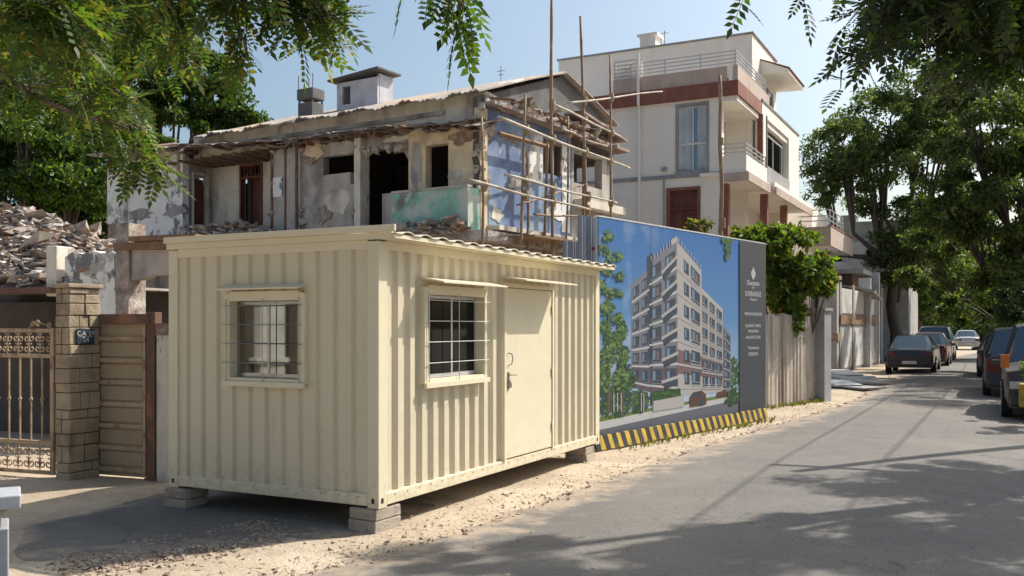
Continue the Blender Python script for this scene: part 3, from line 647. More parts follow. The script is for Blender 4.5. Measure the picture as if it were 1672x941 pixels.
# grey corrugated sheets left of the hoarding
def corr_sheet(name, px0, px1, pyt, Y, lab, dy=.5):
    (xa, ya), (xb, yb) = at(px0, Y), at(px1, Y+dy); ang = math.atan2(yb-ya, xb-xa); L_ = math.hypot(xb-xa, yb-ya); zt = CAMZ+(HY-pyt)/F*Y
    t = thing(name, lab, 'sheet', (xa, ya, 0), ang); b = MB(); n = max(4, int(L_/.02))
    for i in range(n):
        a, e = L_*i/n, L_*(i+1)/n; f = lambda u: .015*math.sin(u/.076*6.28)
        for o_, r in ((0, 0), (.004, 1)): q = [(a, f(a)+o_, 0), (e, f(e)+o_, 0), (e, f(e)+o_, zt), (a, f(a)+o_, zt)]; b.quad(*(q if not r else q[::-1]))
    b.build('sheet', 'grey_sheet', t, smooth=True); b = MB(); b.box(L_-.03, L_+.05, .01, .06, 0, zt+.01); b.build('post', 'white_paint' if px1 > 960 else 'timber', t)
corr_sheet('metal_sheet', 944, 972, 350, 14.3, 'grey corrugated metal sheet standing just left of the blue hoarding')
corr_sheet('metal_sheet', 919, 946, 392, 16.2, 'shorter grey metal sheet left of the tall corrugated one')

# ------------------------------------------------------------ demolished house
HAh = math.atan2(.846, .532); H = Frame(-.67, 20, HAh)
hs = thing('half_demolished_house', 'half demolished two storey house with peeling plaster behind the cabin', 'house', (-.67, 20, 0), HAh)
FZ = 3.78; CZ = 6.15
y = lambda px, x0=0: H.onX(px, 300, x0)[0]
zf = lambda px, py, x0=0: H.onX(px, py, x0)[1]
# ground floor body
b = MB(); b.wall('x', 0, .0, 12.6, -.1, FZ-.22, .25, [(2, 4, .9, 2.4), (6, 7.2, -.2, 2.2)]); b.wall('y', 0, .251, 6.4, -.1, FZ-.22, .25); b.box(6.0, 6.25, .251, 12.6, -.1, FZ-.22); b.box(.251, 6, 12.35, 12.6, -.1, FZ-.22)
b.build('ground_floor_wall', 'grey_plaster', hs)
b = MB(); b.box(-.55, 6.6, -.45, 12.7, FZ-.21, FZ); b.build('floor_slab', 'rubble', hs)
# facade upper storey, bay by bay
b = MB(); b.wall('x', 0, y(778), y(667), FZ, CZ, .22, [(y(732), y(695), zf(715, 306), zf(715, 236))]); b.build('yellow_wall', 'yellow_plaster', hs)
b = MB(); yl, yr = y(667), y(590); b.box(.02, .2, yl, y(500), zf(630, 243), CZ)
pts = [(.0, yl, zf(667, 262)), (.0, yl, zf(630, 243)), (.0, y(636), zf(630, 243)), (.0, y(645), zf(640, 247)), (0, y(660), zf(655, 249))]; b.prism(pts, (.2, 0, 0)); b.build('front_beam', 'grey_plaster', hs)
b = MB(); b.wall('x', .04, y(580), y(492), FZ, CZ-.01, .2, [(y(580)-.1, y(526), zf(552, 283), zf(552, 252)), (y(580)-.1, y(570), zf(575, 300), zf(575, 252))]); b.build('grey_wall', 'grey_plaster', hs)
b = MB(); b.box(-.06, .26, y(591), y(581), FZ, CZ); b.build('column', 'pale_plaster', hs)
b = MB(); b.box(-.05, .3, y(492), y(470), FZ, CZ); b.box(.0, .3, y(464), y(444), FZ, CZ); b.box(.15, .3, y(470), y(464), FZ, CZ); b.build('column', 'grey_plaster', hs, split=True)
b = MB(); b.box(-.09, -.04, y(489), y(486), FZ, CZ+.1); b.box(-.08, -.03, y(470), y(468), FZ, CZ+.1); b.box(-.03, .02, y(446), y(443), FZ, CZ); b.build('drain_pipe', 'rust_steel', hs, split=True)
b = MB(); b.box(-.03, .0, y(462), y(447), zf(455, 322), zf(455, 290)); b.build('old_notice', 'white_peel', hs)
# recess with door
RX = 1.0; y2 = lambda px: H.onX(px, 300, RX)[0]; z2 = lambda px, py: H.onX(px, py, RX)[1]
b = MB(); b.wall('x', RX, y(444)-.1, y(298)-.001, FZ, CZ, .2, [(y2(429), y2(392), FZ, z2(410, 268))]); b.build('recessed_wall', 'pale_plaster', hs)
fr = MB(); a, e, tz = y2(429), y2(392), z2(410, 268); fr.box(RX-.03, RX+.1, a, a+.06, FZ, tz); fr.box(RX-.03, RX+.1, e-.06, e, FZ, tz); fr.box(RX-.03, RX+.1, a+.061, e-.061, tz-.06, tz); fr.box(RX-.02, RX+.08, a+.061, e-.061, tz-.38, tz-.33)
for k in range(1, 6): fr.box(RX, RX+.03, a+(e-a)*k/6-.012, a+(e-a)*k/6+.012, tz-.33, tz-.06)
df = fr.build('door_frame', 'maroon_wood', hs); p = MB(); p.box(RX+.3, RX+.34, a, e, FZ, tz-.2); p.build('door_leaf', 'maroon_wood', df)
# side wall of the left room, with its doorway
ys_ = y(298)
b = MB(); b.wall('y', ys_, .2, RX+.2, FZ, CZ, .2, [(.3, .85, FZ, zf(320, 275))]); b.build('side_wall', 'grey_plaster', hs)
fr = MB(); fr.box(.3, .36, ys_-.03, ys_+.1, FZ, zf(320, 275)); fr.box(.79, .85, ys_-.03, ys_+.1, FZ, zf(320, 275)); fr.box(.361, .789, ys_-.03, ys_+.1, zf(320, 275)-.07, zf(320, 275)); df = fr.build('door_frame', 'pale_plaster', hs)
p = MB(); p.box(.37, .78, ys_+.12, ys_+.15, FZ, zf(320, 285)); p.build('door_leaf', 'maroon_wood', df)
b = MB(); b.wall('x', 0, ys_, y(209), FZ-.0, CZ+.25, .2); b.build('white_wall', 'white_peel', hs)
# corner pier with exposed brick, broken faces
b = MB(); ya, yb = y(208), y(181); b.box(-.12, .3, ya, yb, FZ+.9, CZ+.1); b.build('pier', 'white_peel', hs)
b = MB(); b.box(-.10, .28, ya+.01, yb-.01, FZ-.9, FZ+.9); b.box(-.14, -.1, ya+.08, yb-.1, FZ+.3, FZ+.75)
b.build('brick_pier', 'red_brick', hs)
b = MB(); b.box(.21, 6, 12.3, 12.5, FZ, CZ); b.build('end_wall', 'pale_plaster', hs)
# partitions, back wall and dark ceilings of the rooms
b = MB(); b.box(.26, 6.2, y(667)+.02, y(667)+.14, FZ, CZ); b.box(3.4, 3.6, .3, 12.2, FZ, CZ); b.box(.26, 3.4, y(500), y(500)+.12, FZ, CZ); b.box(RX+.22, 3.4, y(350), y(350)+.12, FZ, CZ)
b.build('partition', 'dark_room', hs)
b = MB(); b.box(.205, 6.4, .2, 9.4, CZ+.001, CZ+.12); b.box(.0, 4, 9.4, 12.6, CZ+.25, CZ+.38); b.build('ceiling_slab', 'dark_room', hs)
# patches where the plaster has fallen off, with a raised broken rim
def fallen(axis, pos, u, z, ru, rz, mat, n=16):
    b = MB(); pts = []
    for k in range(n):
        a = 2*math.pi*k/n; q = random.uniform(.55, 1.15); pu, pz = u+ru*q*math.cos(a), z+rz*q*math.sin(a)
        pts.append((pos, pu, pz) if axis == 'x' else (pu, pos, pz))
    b.prism(pts, (-.012, 0, 0) if axis == 'x' else (0, -.012, 0)); return b.build('plaster_scar', mat, hs)
for px_c, py_c, ru, rz, mt in ((755, 225, .35, .18, 'red_brick'), (680, 270, .16, .5, 'grey_plaster'), (745, 285, .25, .12, 'pale_plaster'), (676, 330, .2, .3, 'rubble'), (510, 245, .4, .28, 'yellow_plaster'), (505, 262, .25, .12, 'red_brick'), (548, 330, .5, .3, 'pale_plaster'), (525, 350, .3, .25, 'rubble'), (600, 222, .4, .10, 'red_brick'), (650, 226, .5, .08, 'pale_plaster')):
    fallen('x', -.002 if px_c != 548 else .038, H.onX(px_c, py_c, 0)[0], H.onX(px_c, py_c, 0)[1], ru, rz, mt)
for px_c, py_c, ru, rz, mt in ((270, 300, .7, .12, 'grey_plaster'), (285, 345, .5, .2, 'concrete'), (230, 350, .6, .18, 'grey_plaster'), (240, 262, .3, .25, 'pale_plaster'), (292, 270, .08, .5, 'rubble')):
    fallen('x', -.002, H.onX(px_c, py_c, 0)[0], H.onX(px_c, py_c, 0)[1], ru, rz, mt)
for px_c, py_c, ru, rz, mt in ((800, 215, .2, .25, 'rubble'), (812, 350, .25, .2, 'pale_plaster'), (840, 300, .3, .2, 'grey_plaster'), (835, 225, .5, .12, 'red_brick'), (905, 345, .5, .25, 'white_peel'), (795, 300, .1, .4, 'red_brick'), (925, 215, .4, .12, 'rubble')):
    fallen('y', -.002, H.onY(px_c, py_c, 0)[0], H.onY(px_c, py_c, 0)[1], ru, rz, mt)
b = MB()
for k in range(70):   # broken brick edge along the corner and the openings
    side = random.random()
    if side < .4: c = (random.uniform(-.08, .05), random.uniform(-.06, .16), random.uniform(FZ+.9, CZ+.3))
    elif side < .7: c = (.0, random.uniform(y(665), y(590)), zf(630, 243)+random.uniform(-.08, .06))
    else: c = (0, random.choice([y(492), y(444), y(298), y(580)])+random.uniform(-.06, .06), random.uniform(FZ, CZ))
    b.mi = random.choice([0, 1, 2]); b.obox(c, random.uniform(.06, .16), random.uniform(.06, .2), random.uniform(.05, .14), random.uniform(-.4, .4), random.uniform(-.4, .4), random.uniform(-.4, .4), .4)
tag(b.build('broken_masonry', ['rubble', 'red_brick', 'rubble_light'], hs), kind='stuff')
# projecting balcony with teal parapet
bx = -.5; y3 = lambda px: H.onX(px, 300, bx)[0]; z3 = lambda px, py: H.onX(px, py, bx)[1]
b = MB(); b.box(bx, bx+.12, -.02, y3(640), FZ+.001, z3(765, 305)); b.build('teal_parapet', 'teal_plaster', hs)
b = MB(); b.box(bx, bx+.16, y3(640)+.001, y3(624), FZ+.001, z3(765, 303)); b.box(bx-.03, bx+.15, -.03, y3(640), z3(765, 305)+.001, z3(765, 305)+.05); b.build('parapet_end', 'grey_plaster', hs)
b = MB(); b.box(bx+.12, -.001, -.02, .1, FZ+.001, z3(765, 305)); b.build('parapet_return', 'teal_plaster', hs)
b = MB(); b.box(-.04, .22, -.03, .14, FZ, CZ+.3); b.build('corner_column', 'yellow_plaster', hs)
b = MB()
for k in range(7): b.obox((-.05, .09+random.uniform(-.03, .03), 4.1+k*.3), .06, .12, .26, random.uniform(-.3, .3), 0, 0, .4)
b.build('crack', 'dark_room', hs)
# side (road) elevation
X = lambda px, y0=0: H.onY(px, 300, y0)[0]; Z = lambda px, py, y0=0: H.onY(px, py, y0)[1]
bw1 = X(933); wn = (X(888), X(915), Z(900, 285), Z(900, 232))
b = MB(); b.wall('y', 0, .221, bw1, FZ, CZ+.35, .2, [wn]); b.build('blue_wall', 'blue_plaster', hs)
b = MB(); b.box(X(864), X(886), -.012, -.001, Z(875, 300), Z(875, 215)); b.box(X(917), X(930), -.013, -.001, Z(925, 380), Z(925, 235)); b.build('pale_patch', 'white_peel', hs, split=True)
fr = MB(); fr.box(wn[0], wn[0]+.07, -.05, .06, wn[2], wn[3]); fr.box(wn[1]-.07, wn[1], -.05, .06, wn[2], wn[3]); fr.box(wn[0]+.071, wn[1]-.071, -.05, .06, wn[3]-.07, wn[3]); fr.box((wn[0]+wn[1])/2-.03, (wn[0]+wn[1])/2+.03, -.03, .05, wn[2], wn[3]-.071)
fr.build('window_frame', 'timber', hs)
# open rear bay: columns, lintel, dark back
b = MB(); b.wall('y', .0, bw1+.01, X(1000), FZ, CZ+.1, .22, [(X(937), X(983), Z(960, 304), CZ+.05)]); b.build('rear_bay_wall', 'grey_plaster', hs)
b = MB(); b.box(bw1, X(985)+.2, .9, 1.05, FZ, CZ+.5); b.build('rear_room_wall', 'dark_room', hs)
b = MB(); b.box(X(938)-.05, X(1003), -.35, -.01, Z(965, 345), Z(965, 332)); b.box(.2, X(940), -.35, -.01, Z(850, 385), Z(850, 378)); b.build('side_ledge', 'pale_plaster', hs)
# ragged verandah roof: row of short broken tiles and rafters
def ragged_eave(px0, px1, py0, py1, x0, name, n, mats=('tin_rust', 'rubble_light', 'timber')):
    b = MB(); ya = H.onX(px0, 300, x0)[0]; yb = H.onX(px1, 300, x0)[0]; za = H.onX(px0, py0, x0)[1]; zb = H.onX(px1, py1, x0)[1]
    for k in range(n):
        t = (k+random.random()*.6)/n; yy = ya+(yb-ya)*t; zz = za+(zb-za)*t+random.uniform(-.03, .03); b.mi = random.choice([0, 0, 0, 1, 2])
        b.obox((x0+random.uniform(-.08, .25), yy, zz), random.uniform(.3, .8), abs(yb-ya)/n*random.uniform(.9, 2), random.uniform(.012, .03), random.uniform(-.12, .12), random.uniform(-.30, -.1), random.uniform(-.3, .3), .3)
    b.mi = 0
    seg = 40; pr = None
    for k in range(seg+1):
        t = k/seg; yy = ya+(yb-ya)*t; zz = za+(zb-za)*t-.06+.05*math.sin(t*19+px0)+.035*math.sin(t*47); r = (x0+.08+random.uniform(-.18, .28)+.12*math.sin(t*31)*math.sin(t*13), yy, zz)
        if pr is not None:
            b.quad(pr, r, (x0+.75, yy, zz+.22), (x0+.75, pr[1], pr[2]+.22)); b.quad((pr[0], pr[1], pr[2]-.03), (x0+.75, pr[1], pr[2]+.19), (x0+.75, yy, zz+.19), (r[0], r[1], r[2]-.03)); b.quad(pr, (pr[0], pr[1], pr[2]-.03), (r[0], r[1], r[2]-.03), r)
        pr = r
    b.build(name, list(mats), hs)
ragged_eave(788, 600, 200, 211, -.30, 'verandah_roof', 34); ragged_eave(602, 480, 211, 226, -.30, 'verandah_roof', 24); ragged_eave(480, 240, 229, 240, -.30, 'verandah_roof', 40)
b = MB()
for k in range(30):
    yy = .2+k*.42; b.box(-.26, .9, yy, yy+.05, CZ-.04+random.uniform(-.02, .02), CZ+.04)
b.build('rafter', 'timber', hs, split=True)
b = MB(); b.box(-.02, .2, 9.6, 12.6, CZ+.25, CZ+.42); b.obox((-.3, 11.3, CZ+.38), .9, 2.8, .05, .03, -.05, 0); b.build('left_roof_slab', 'grey_plaster', hs)
# plaster band and main corrugated roof
EZ, AZ, RZ = 6.80, 8.08, 7.35; AX, RXX = 3.8, 6.7
b = MB(); b.box(.35, .55, .1, 9.6, CZ+.1, EZ+.09); b.build('upper_wall_band', 'pale_plaster', hs)
b = MB(); b.box(.30, .345, 1.2, 9.0, CZ+.35, EZ-.2); b.build('band_patch', 'grey_plaster', hs)
def roofplane(mb, xa, za, xb, zb_, ya, yb, sag=.05, th=.03):
    n = 150; m = 5; rows = []
    for i in range(n+1):
        t = i/n; yy = ya+(yb-ya)*t; row = []
        for j in range(m+1):
            s_ = j/m; rag = (.10*math.sin(t*37)+.07*math.sin(t*91+1)) if j == 0 else 0
            row.append((xa+(xb-xa)*s_+rag*(-1 if xb > xa else 1)*.8, yy, za+(zb_-za)*s_+.022*math.sin(yy/.15*6.28)+sag*math.sin(t*5+1)*math.sin(s_*3.1)+rag*.1))
        rows.append(row)
    for i in range(n):
        for j in range(m):
            a, c, d, e = rows[i][j], rows[i+1][j], rows[i+1][j+1], rows[i][j+1]
            mb.quad(a, c, d, e); lo = lambda p: (p[0], p[1], p[2]-th); mb.quad(lo(e), lo(d), lo(c), lo(a))
            if j == 0: mb.quad(lo(a), lo(c), c, a)
        if i in (0,):
            for j in range(m): a, e = rows[i][j], rows[i][j+1]; mb.quad(a, e, (e[0], e[1], e[2]-th), (a[0], a[1], a[2]-th))
b = MB(); roofplane(b, -.05, EZ, AX, AZ, -.02, 9.3); roofplane(b, RXX, RZ-.05, AX, AZ, -.02, 9.3); b.build('corrugated_roof', 'asbestos', hs)
b = MB(); b.prism([(.1, .15, EZ-.55), (.1, .15, EZ-.08), (AX, .15, AZ-.09), (RXX, .15, RZ-.2), (RXX, .15, EZ-.5)], (0, .12, 0)); b.build('gable_wall', 'dark_gable', hs)
b = MB(); b.box(.1, RXX+.1, -.3, .14, CZ+.36, CZ+.44); b.obox((5.3, -.1, 6.95), 2.6, .5, .05, 0, .12, 0); b.build('gable_ledge', 'tin_rust', hs)
b = MB()
for k in range(60):
    u = random.uniform(.2, 6.0); b.mi = random.choice([0, 0, 1, 2]); b.obox((u, -.1+random.uniform(-.25, .1), CZ+.5+random.uniform(-.12, .18)), random.uniform(.1, .55), random.uniform(.05, .25), random.uniform(.02, .07), random.uniform(-.4, .4), random.uniform(-.4, .4), random.uniform(-1, 1), .4)
b.build('broken_edge', ['rubble', 'timber', 'rubble_light'], hs)
b = MB()
for (p0, q0, p1, q1, r) in ((815, 218, 895, 240, .05), (905, 190, 985, 235, .05), (945, 185, 998, 210, .04)):
    u0, z0 = H.onY(p0, q0, -.25); u1, z1 = H.onY(p1, q1, -.25); b.tube([(u0, -.25, z0), (u1, -.25, z1)], r, 6)
b.build('hanging_joist', 'timber', hs, split=True)
# rooftop hut
cx_, = [7.0]
ph = MB(); px_ = AX-.3
ya, yb = H.onX(628, 150, px_-.6)[0], H.onX(550, 150, px_-.6)[0]; zt0 = H.onX(628, 120, px_-.6)[1]; zt1 = H.onX(545, 138, px_-.6)[1]; ya += .25
ph.wall('x', px_-.6, ya, yb, 7.4, zt1, .08, [(H.onX(572, 150, px_-.6)[0], yb-.2, 7.9, zt1-.12)]); ph.wall('y', ya-.001, px_-.5, px_+.05, 7.4, zt1+.1, .08); ph.box(px_-.03, px_+.05, ya+.08, yb, 7.4, zt1); ph.box(px_-.5, px_-.04, yb-.08, yb, 7.4, zt1)
hut = ph.build('rooftop_hut', 'lav_white', hs)
b = MB(); b.obox((px_-.3, (ya+yb)/2, zt1+.12), 1.0, yb-ya+.35, .05, -.07, .0, 0); b.build('hut_roof', 'dark_gable', hut)
# chimney
ya, yb = H.onX(519, 200, .7)[0], H.onX(496, 200, .7)[0]; zc0, zc1, zc2 = H.onX(508, 206, .7)[1], H.onX(508, 170, .7)[1], H.onX(508, 147, .7)[1]
b = MB(); b.box(.5, .9, ya, yb, zc0-.3, zc1); ch = b.build('chimney', 'dark_gable', hs)
b = MB(); b.box(.48, .92, ya-.03, yb+.03, zc1+.08, zc2); 
for dx, dy in ((.5, ya), (.85, ya), (.5, yb-.05), (.85, yb-.05)): b.box(dx, dx+.05, dy, dy+.05, zc1, zc1+.08)
b.build('chimney_pot', 'dark_gable', ch, bevel=.02); b = MB()
for dx, dy in ((.52, ya), (.88, yb), (.52, yb)): b.tube([(dx, dy, zc2), (dx, dy, zc2+.35)], .012, 5)
b.build('rebar', 'rust_steel', ch, split=True)
a_ = MB(); q = H.onX(818, 122, AX)[0]; a_.tube([(AX, q, 7.9), (AX, q, 8.5)], .015, 5); a_.tube([(AX, q-.12, 8.38), (AX, q+.12, 8.38)], .012, 5); a_.tube([(AX, q-.08, 8.28), (AX, q+.08, 8.28)], .012, 5); a_.build('antenna', 'steel', hs)

# debris heaps
def heap(name, lab, n, fn, sizes, mats=('rubble', 'rubble_light', 'timber', 'red_brick')):
    b = MB()
    for _ in range(n):
        p = fn(); b.mi = random.choices([0, 1, 2, 3], [6, 3, 1.2, 1])[0]; s = random.choice(sizes)
        if b.mi == 2: b.obox(p, s*4, s*.35, s*.3, random.uniform(-.3, .3), random.uniform(-.35, .35), random.uniform(0, 3.1), .2)
        else: b.obox(p, s*random.uniform(.7, 2.2), s*random.uniform(.5, 1.5), s*random.uniform(.12, .6), random.uniform(-.6, .6), random.uniform(-.6, .6), random.uniform(0, 3.1), .45)
    return tag(b.build(name, list(mats)), lab, 'rubble', kind='stuff')
def f1():
    pxx = random.uniform(230, 450); t = (pxx-230)/220; hgt = .12+.42*math.exp(-((pxx-360)/55)**2)+.25*math.exp(-((pxx-420)/30)**2); yy = H.onX(pxx, 300, -.3)[0]
    return (*H.w(-.3+random.uniform(-.45, .4), yy), FZ+random.random()*hgt)
heap('slab_rubble', 'heap of broken plaster lying on the upper floor edge above the cabin', 1500, f1, [.05, .08, .12, .18])
b = MB()
for _ in range(60):
    yy = random.uniform(9.2, 12.8); p = H.w(-.6+random.uniform(-.5, .3), yy); b.obox((*p, FZ-.16+random.uniform(-.2, .08)), random.uniform(.8, 2.2), .12, .06, random.uniform(-.1, .1), random.uniform(-.08, .08), HAh+math.pi/2+random.uniform(-.2, .2), .2)
tag(b.build('fallen_boards', 'timber'), 'pile of brown broken boards hanging off the ruined floor edge', 'boards', kind='stuff')
def f2():
    u = random.uniform(0, .9) if random.random() < .3 else random.uniform(2.2, 3); return (*H.w(-.3+random.uniform(-.2, .2), u), FZ+random.random()*.15)
heap('balcony_rubble', 'small rubble on the balcony edge under the teal parapet', 120, lambda: (*H.w(-.5+random.uniform(-.25, .02), random.uniform(0, 2)), FZ+random.random()*.3*random.random()), [.06, .1, .15])

# ------------------------------------------------------------ bamboo scaffold
sc = thing('bamboo_scaffold', 'rough bamboo scaffold of tall poles before the blue wall', 'scaffold', (*H.w(0, -.9), 0), HAh)
def bam(px0, py0, px1, py1, r, mat, yoff=0., ground=False):
    u0, z0 = H.onY(px0, py0, -.9+yoff); u1, z1 = H.onY(px1, py1, -.9+yoff)
    if ground:
        t = (z1-0)/(z1-z0) if z1 != z0 else 1; u0 = u1+(u0-u1)*t; z0 = 0
    n = 14; pts = []; rad = []
    for k in range(n+1):
        t = k/n; pts.append((u0+(u1-u0)*t+.018*math.sin(t*9+px0), yoff+.018*math.sin(t*7+py0), z0+(z1-z0)*t+(.015*math.sin(t*8+px0) if not ground else 0))); rad.append(r*.82*(1-.25*t)*(1.12 if k % 2 else .95))
    b = MB(); b.tube(pts, rad, 7); o = b.build('bamboo_pole', mat, sc, smooth=True)
    return (u0, z0, u1, z1, yoff)
vs = [bam(*a, ground=True) for a in ((902, 412, 900, -12, .055, 'bamboo'), (958, 350, 947, 27, .05, 'bamboo'), (997, 345, 996, 90, .045, 'bamboo', -.05), (851, 400, 857, 155, .045, 'bamboo', .05), (787, 370, 787, 190, .04, 'bamboo', .1), (861, 395, 860, 250, .045, 'bamboo', .45), (890, 400, 893, 235, .05, 'bamboo', .5), (925, 345, 928, 190, .04, 'bamboo', .5), (951, 345, 953, 250, .05, 'timber', .45))]
hsx = [bam(*a) for a in ((761, 294, 962, 343, .035, 'bamboo_pale', -.08), (824, 286, 1007, 332, .035, 'bamboo_pale', -.1), (812, 192, 1028, 275, .038, 'bamboo_pale', -.09), (905, 171, 1014, 224, .036, 'bamboo_pale', -.1), (917, 211, 990, 240, .03, 'bamboo_pale', .4), (926, 169, 1082, 149, .03, 'bamboo_pale', -.12), (845, 335, 960, 300, .025, 'bamboo', .1), (870, 350, 975, 356, .03, 'bamboo', .3))]
b = MB()
for v_ in vs:
    for h_ in hsx[:6]:
        for k in range(41):
            t = k/40; u = h_[0]+(h_[2]-h_[0])*t; z = h_[1]+(h_[3]-h_[1])*t; tv = (z-v_[1])/(v_[3]-v_[1]) if v_[3] != v_[1] else 0
            if 0 < tv < 1 and abs(v_[0]+(v_[2]-v_[0])*tv-u) < .07 and abs(v_[4]-h_[4]) < .25:
                b.tube([(u-.02, (v_[4]+h_[4])/2, z-.11), (u, (v_[4]+h_[4])/2, z), (u+.02, (v_[4]+h_[4])/2, z+.11)], [.055, .085, .055], 7); break
b.build('lashing', 'rope', sc, split=True)
b = MB(); u0, z0 = H.onY(840, 388, -.6); u1, z1 = H.onY(928, 392, -.6); b.box(u0, u1, -.2, .5, z0-.0, z0+.04); b.build('plank', 'timber', sc)

# ------------------------------------------------------------ white modern house
W = Frame(7.2, 30, CA)
wh = thing('white_house', 'three storey white house with maroon bands and street balconies', 'house', (7.2, 30, 0), CA)
wy = lambda px, x0=0: W.onX(px, 300, x0)[0]; wz = lambda px, py, x0=0: W.onX(px, py, x0)[1]
S2, S3, TP = 6.62, 9.15, 12.5
w2 = (wy(1153), wy(1108), wz(1130, 279), wz(1130, 173)); w1 = (wy(1139), wy(1093), wz(1115, 385), wz(1115, 311))
b = MB(); b.wall('x', 0, .5, 11, -.1, S3, .25, [w1, w2]); b.build('side_wall', 'building_white', wh)
b = MB(); b.box(-.05, -.001, .45, 11, S2+.03, S2+.15); b.build('string_course', 'building_grey', wh)
b = MB(); b.box(-.14, -.001, .3, 11, S3+.02, S3+.48); b.box(-.139, 3.2, -.06, .299, S3+.02, S3+.48); b.build('maroon_band', 'building_maroon', wh)
b = MB(); b.box(-.1, .12, .3, wy(1003), S3+.481, wz(1190, 109)); b.box(-.1, 4.6, -.04, .12, S3+.481, wz(1190, 109)); b.build('terrace_parapet', 'building_pink', wh)
b = MB(); zt = wz(1190, 84); zp = wz(1190, 109)
for k in range(4):
    z = zp+(zt-zp)*(k+1)/4; b.tube([(0, 4.2, z), (0, .05, z), (4.4, .05, z)], .022, 6)
for u in (.05, 1.2, 2.4, 3.6): b.tube([(0, u, zp), (0, u, zt)], .025, 6); b.tube([(u*1.2, .05, zp), (u*1.2, .05, zt)], .025, 6)
b.build('terrace_railing', 'alu', wh)
b = MB(); ya_, yb_ = wy(1043), wy(1002); b.box(.0, .05, ya_, yb_, zp, zp+.08); b.box(0, .05, ya_, yb_, zt+.1, zt+.18); b.box(0, .05, ya_, ya_+.08, zp+.081, zt+.1); b.box(0, .05, yb_-.08, yb_, zp+.081, zt+.1)
b.tube([(.02, ya_, zt+.1), (.02, yb_, zp)], .02, 5); b.tube([(.02, ya_, zp+.3), (.02, yb_, zt-.1)], .02, 5)
b.box(.3, .36, ya_, yb_, S3+.5, zt+.15); b.build('lattice_panel', 'white_paint', wh)
# main body, slabs
b = MB(); b.box(.251, 3.14, 1.2, 1.4, -.1, S3); b.box(3.15, 10.4, .25, .45, S2+.3, S3+.45); b.box(10.15, 10.4, .46, 11, -.1, S3+.4); b.box(3.15, 3.35, .46, 1.2, -.1, S3); b.box(3.36, 10.1, 1.6, 1.8, -.1, S2)
b.build('street_wall', 'building_white', wh)
b = MB(); b.box(-.02, 10.4, .0, 10.9, S3-.14, S3+.019); b.box(-.1, 3.3, -.35, 1.2, S2-.02, S2+.12); b.box(3.301, 10.6, -.5, 1.6, S2-.10, S2+.2); b.box(.25, 10.4, 1.2, 10.9, 3.9, 4.05); b.build('floor_slab', 'building_white', wh)
b = MB(); b.box(-.13, 3.3, -.40, -.351, S2-.22, S2+.06); b.box(-.13, -.101, -.35, .45, S2-.22, S2+.06); b.box(3.301, 10.6, -.56, -.501, S2-.25, S2+.02); b.build('fascia', 'building_pink', wh)
# balcony at the corner, second storey
b = MB(); b.box(-.05, .05, -.3, .5, S2+.121, S2+.62); b.box(.051, 3.0, -.3, -.2, S2+.121, S2+.62); b.build('balcony_parapet', 'building_white', wh)
b = MB()
for k in range(3):
    z = S2+.72+k*.14; b.tube([(0, .5, z), (0, -.25, z), (3.0, -.25, z)], .022, 6)
for u in (0, .75, 1.5, 2.25, 2.95): b.tube([(u, -.25, S2+.6), (u, -.25, S2+1.0)], .022, 6)
b.build('balcony_railing', 'alu', wh)
fr = MB(); fr.box(.5, .56, 1.14, 1.199, S2+.12, S3-.3); fr.box(1.1, 1.16, 1.14, 1.199, S2+.12, S3-.3); fr.box(.561, 1.099, 1.14, 1.199, S3-.36, S3-.3); d = fr.build('balcony_door', 'building_grey', wh); g = MB(); g.box(.56, 1.1, 1.17, 1.19, S2+.12, S3-.36); g.build('pane', 'glass_blue', d)
b = MB(); b.box(1.7, 2.7, 1.16, 1.199, S2+.12, S3-.25); b.build('yellow_panel', 'yellow_plaster', wh)
b = MB(); b.box(3.06, 3.2, -.13, .05, S2+.13, S3+.019); b.build('maroon_pier', 'building_maroon', wh)
b = MB(); b.box(-.02, .25, .3, .49, -.1, S2-.25); b.box(3.0, 3.2, -.3, -.05, -.1, S2-.25); b.box(6.4, 6.6, -.3, -.05, -.1, S2-.25); b.box(.5, .56, 1.1, 1.19, 3, 6); b.build('maroon_column', 'building_maroon', wh, split=True)
# white box frame with the big recessed window
wyY = -.06
ux = lambda px: W.onY(px, 300, wyY)[0]; uz = lambda px, py: W.onY(px, py, wyY)[1]
u0, u1 = ux(1252), ux(1288)
b = MB(); b.wall('y', wyY, 3.3, ux(1304), S2+.21, uz(1242, 163), .25, [(u0, u1, uz(1252, 270), uz(1252, 194))]); b.build('box_frame', 'building_white', wh)
b = MB(); b.box(3.25, ux(1304)+.05, wyY-.04, .25, uz(1242, 163)+.001, uz(1242, 163)+.07); b.build('coping', 'building_grey', wh)
b = MB(); b.box(u0-.12, u0-.002, wyY-.03, wyY-.002, S2+.3, uz(1252, 190)); b.box(u0, u1, .20, .245, uz(1252, 270), uz(1252, 194)); rv = b.build('recess_lining', 'dark_gable', wh)
um_ = u0+(u1-u0)*.45; z0_, z1_ = uz(1252, 266), uz(1252, 215)
fr = MB()
for u in (u0+.05, um_, u1-.6): fr.box(u, u+.07, .10, .16, z0_, z1_)
fr.box(u0+.05, u1-.4, .10, .165, z0_-.06, z0_); fr.box(u0+.05, u1-.4, .10, .165, z1_, z1_+.06); fr = fr.build('window', 'alu', wh)
g = MB(); g.box(u0+.12, u1-.5, .12, .14, z0_, z1_); g.build('pane', 'glass_dark', fr)
b = MB(); b.box(u0, u1, wyY-.03, wyY-.003, S2+.35, uz(1252, 271)); b.build('balcony_panel', 'building_grey', wh)
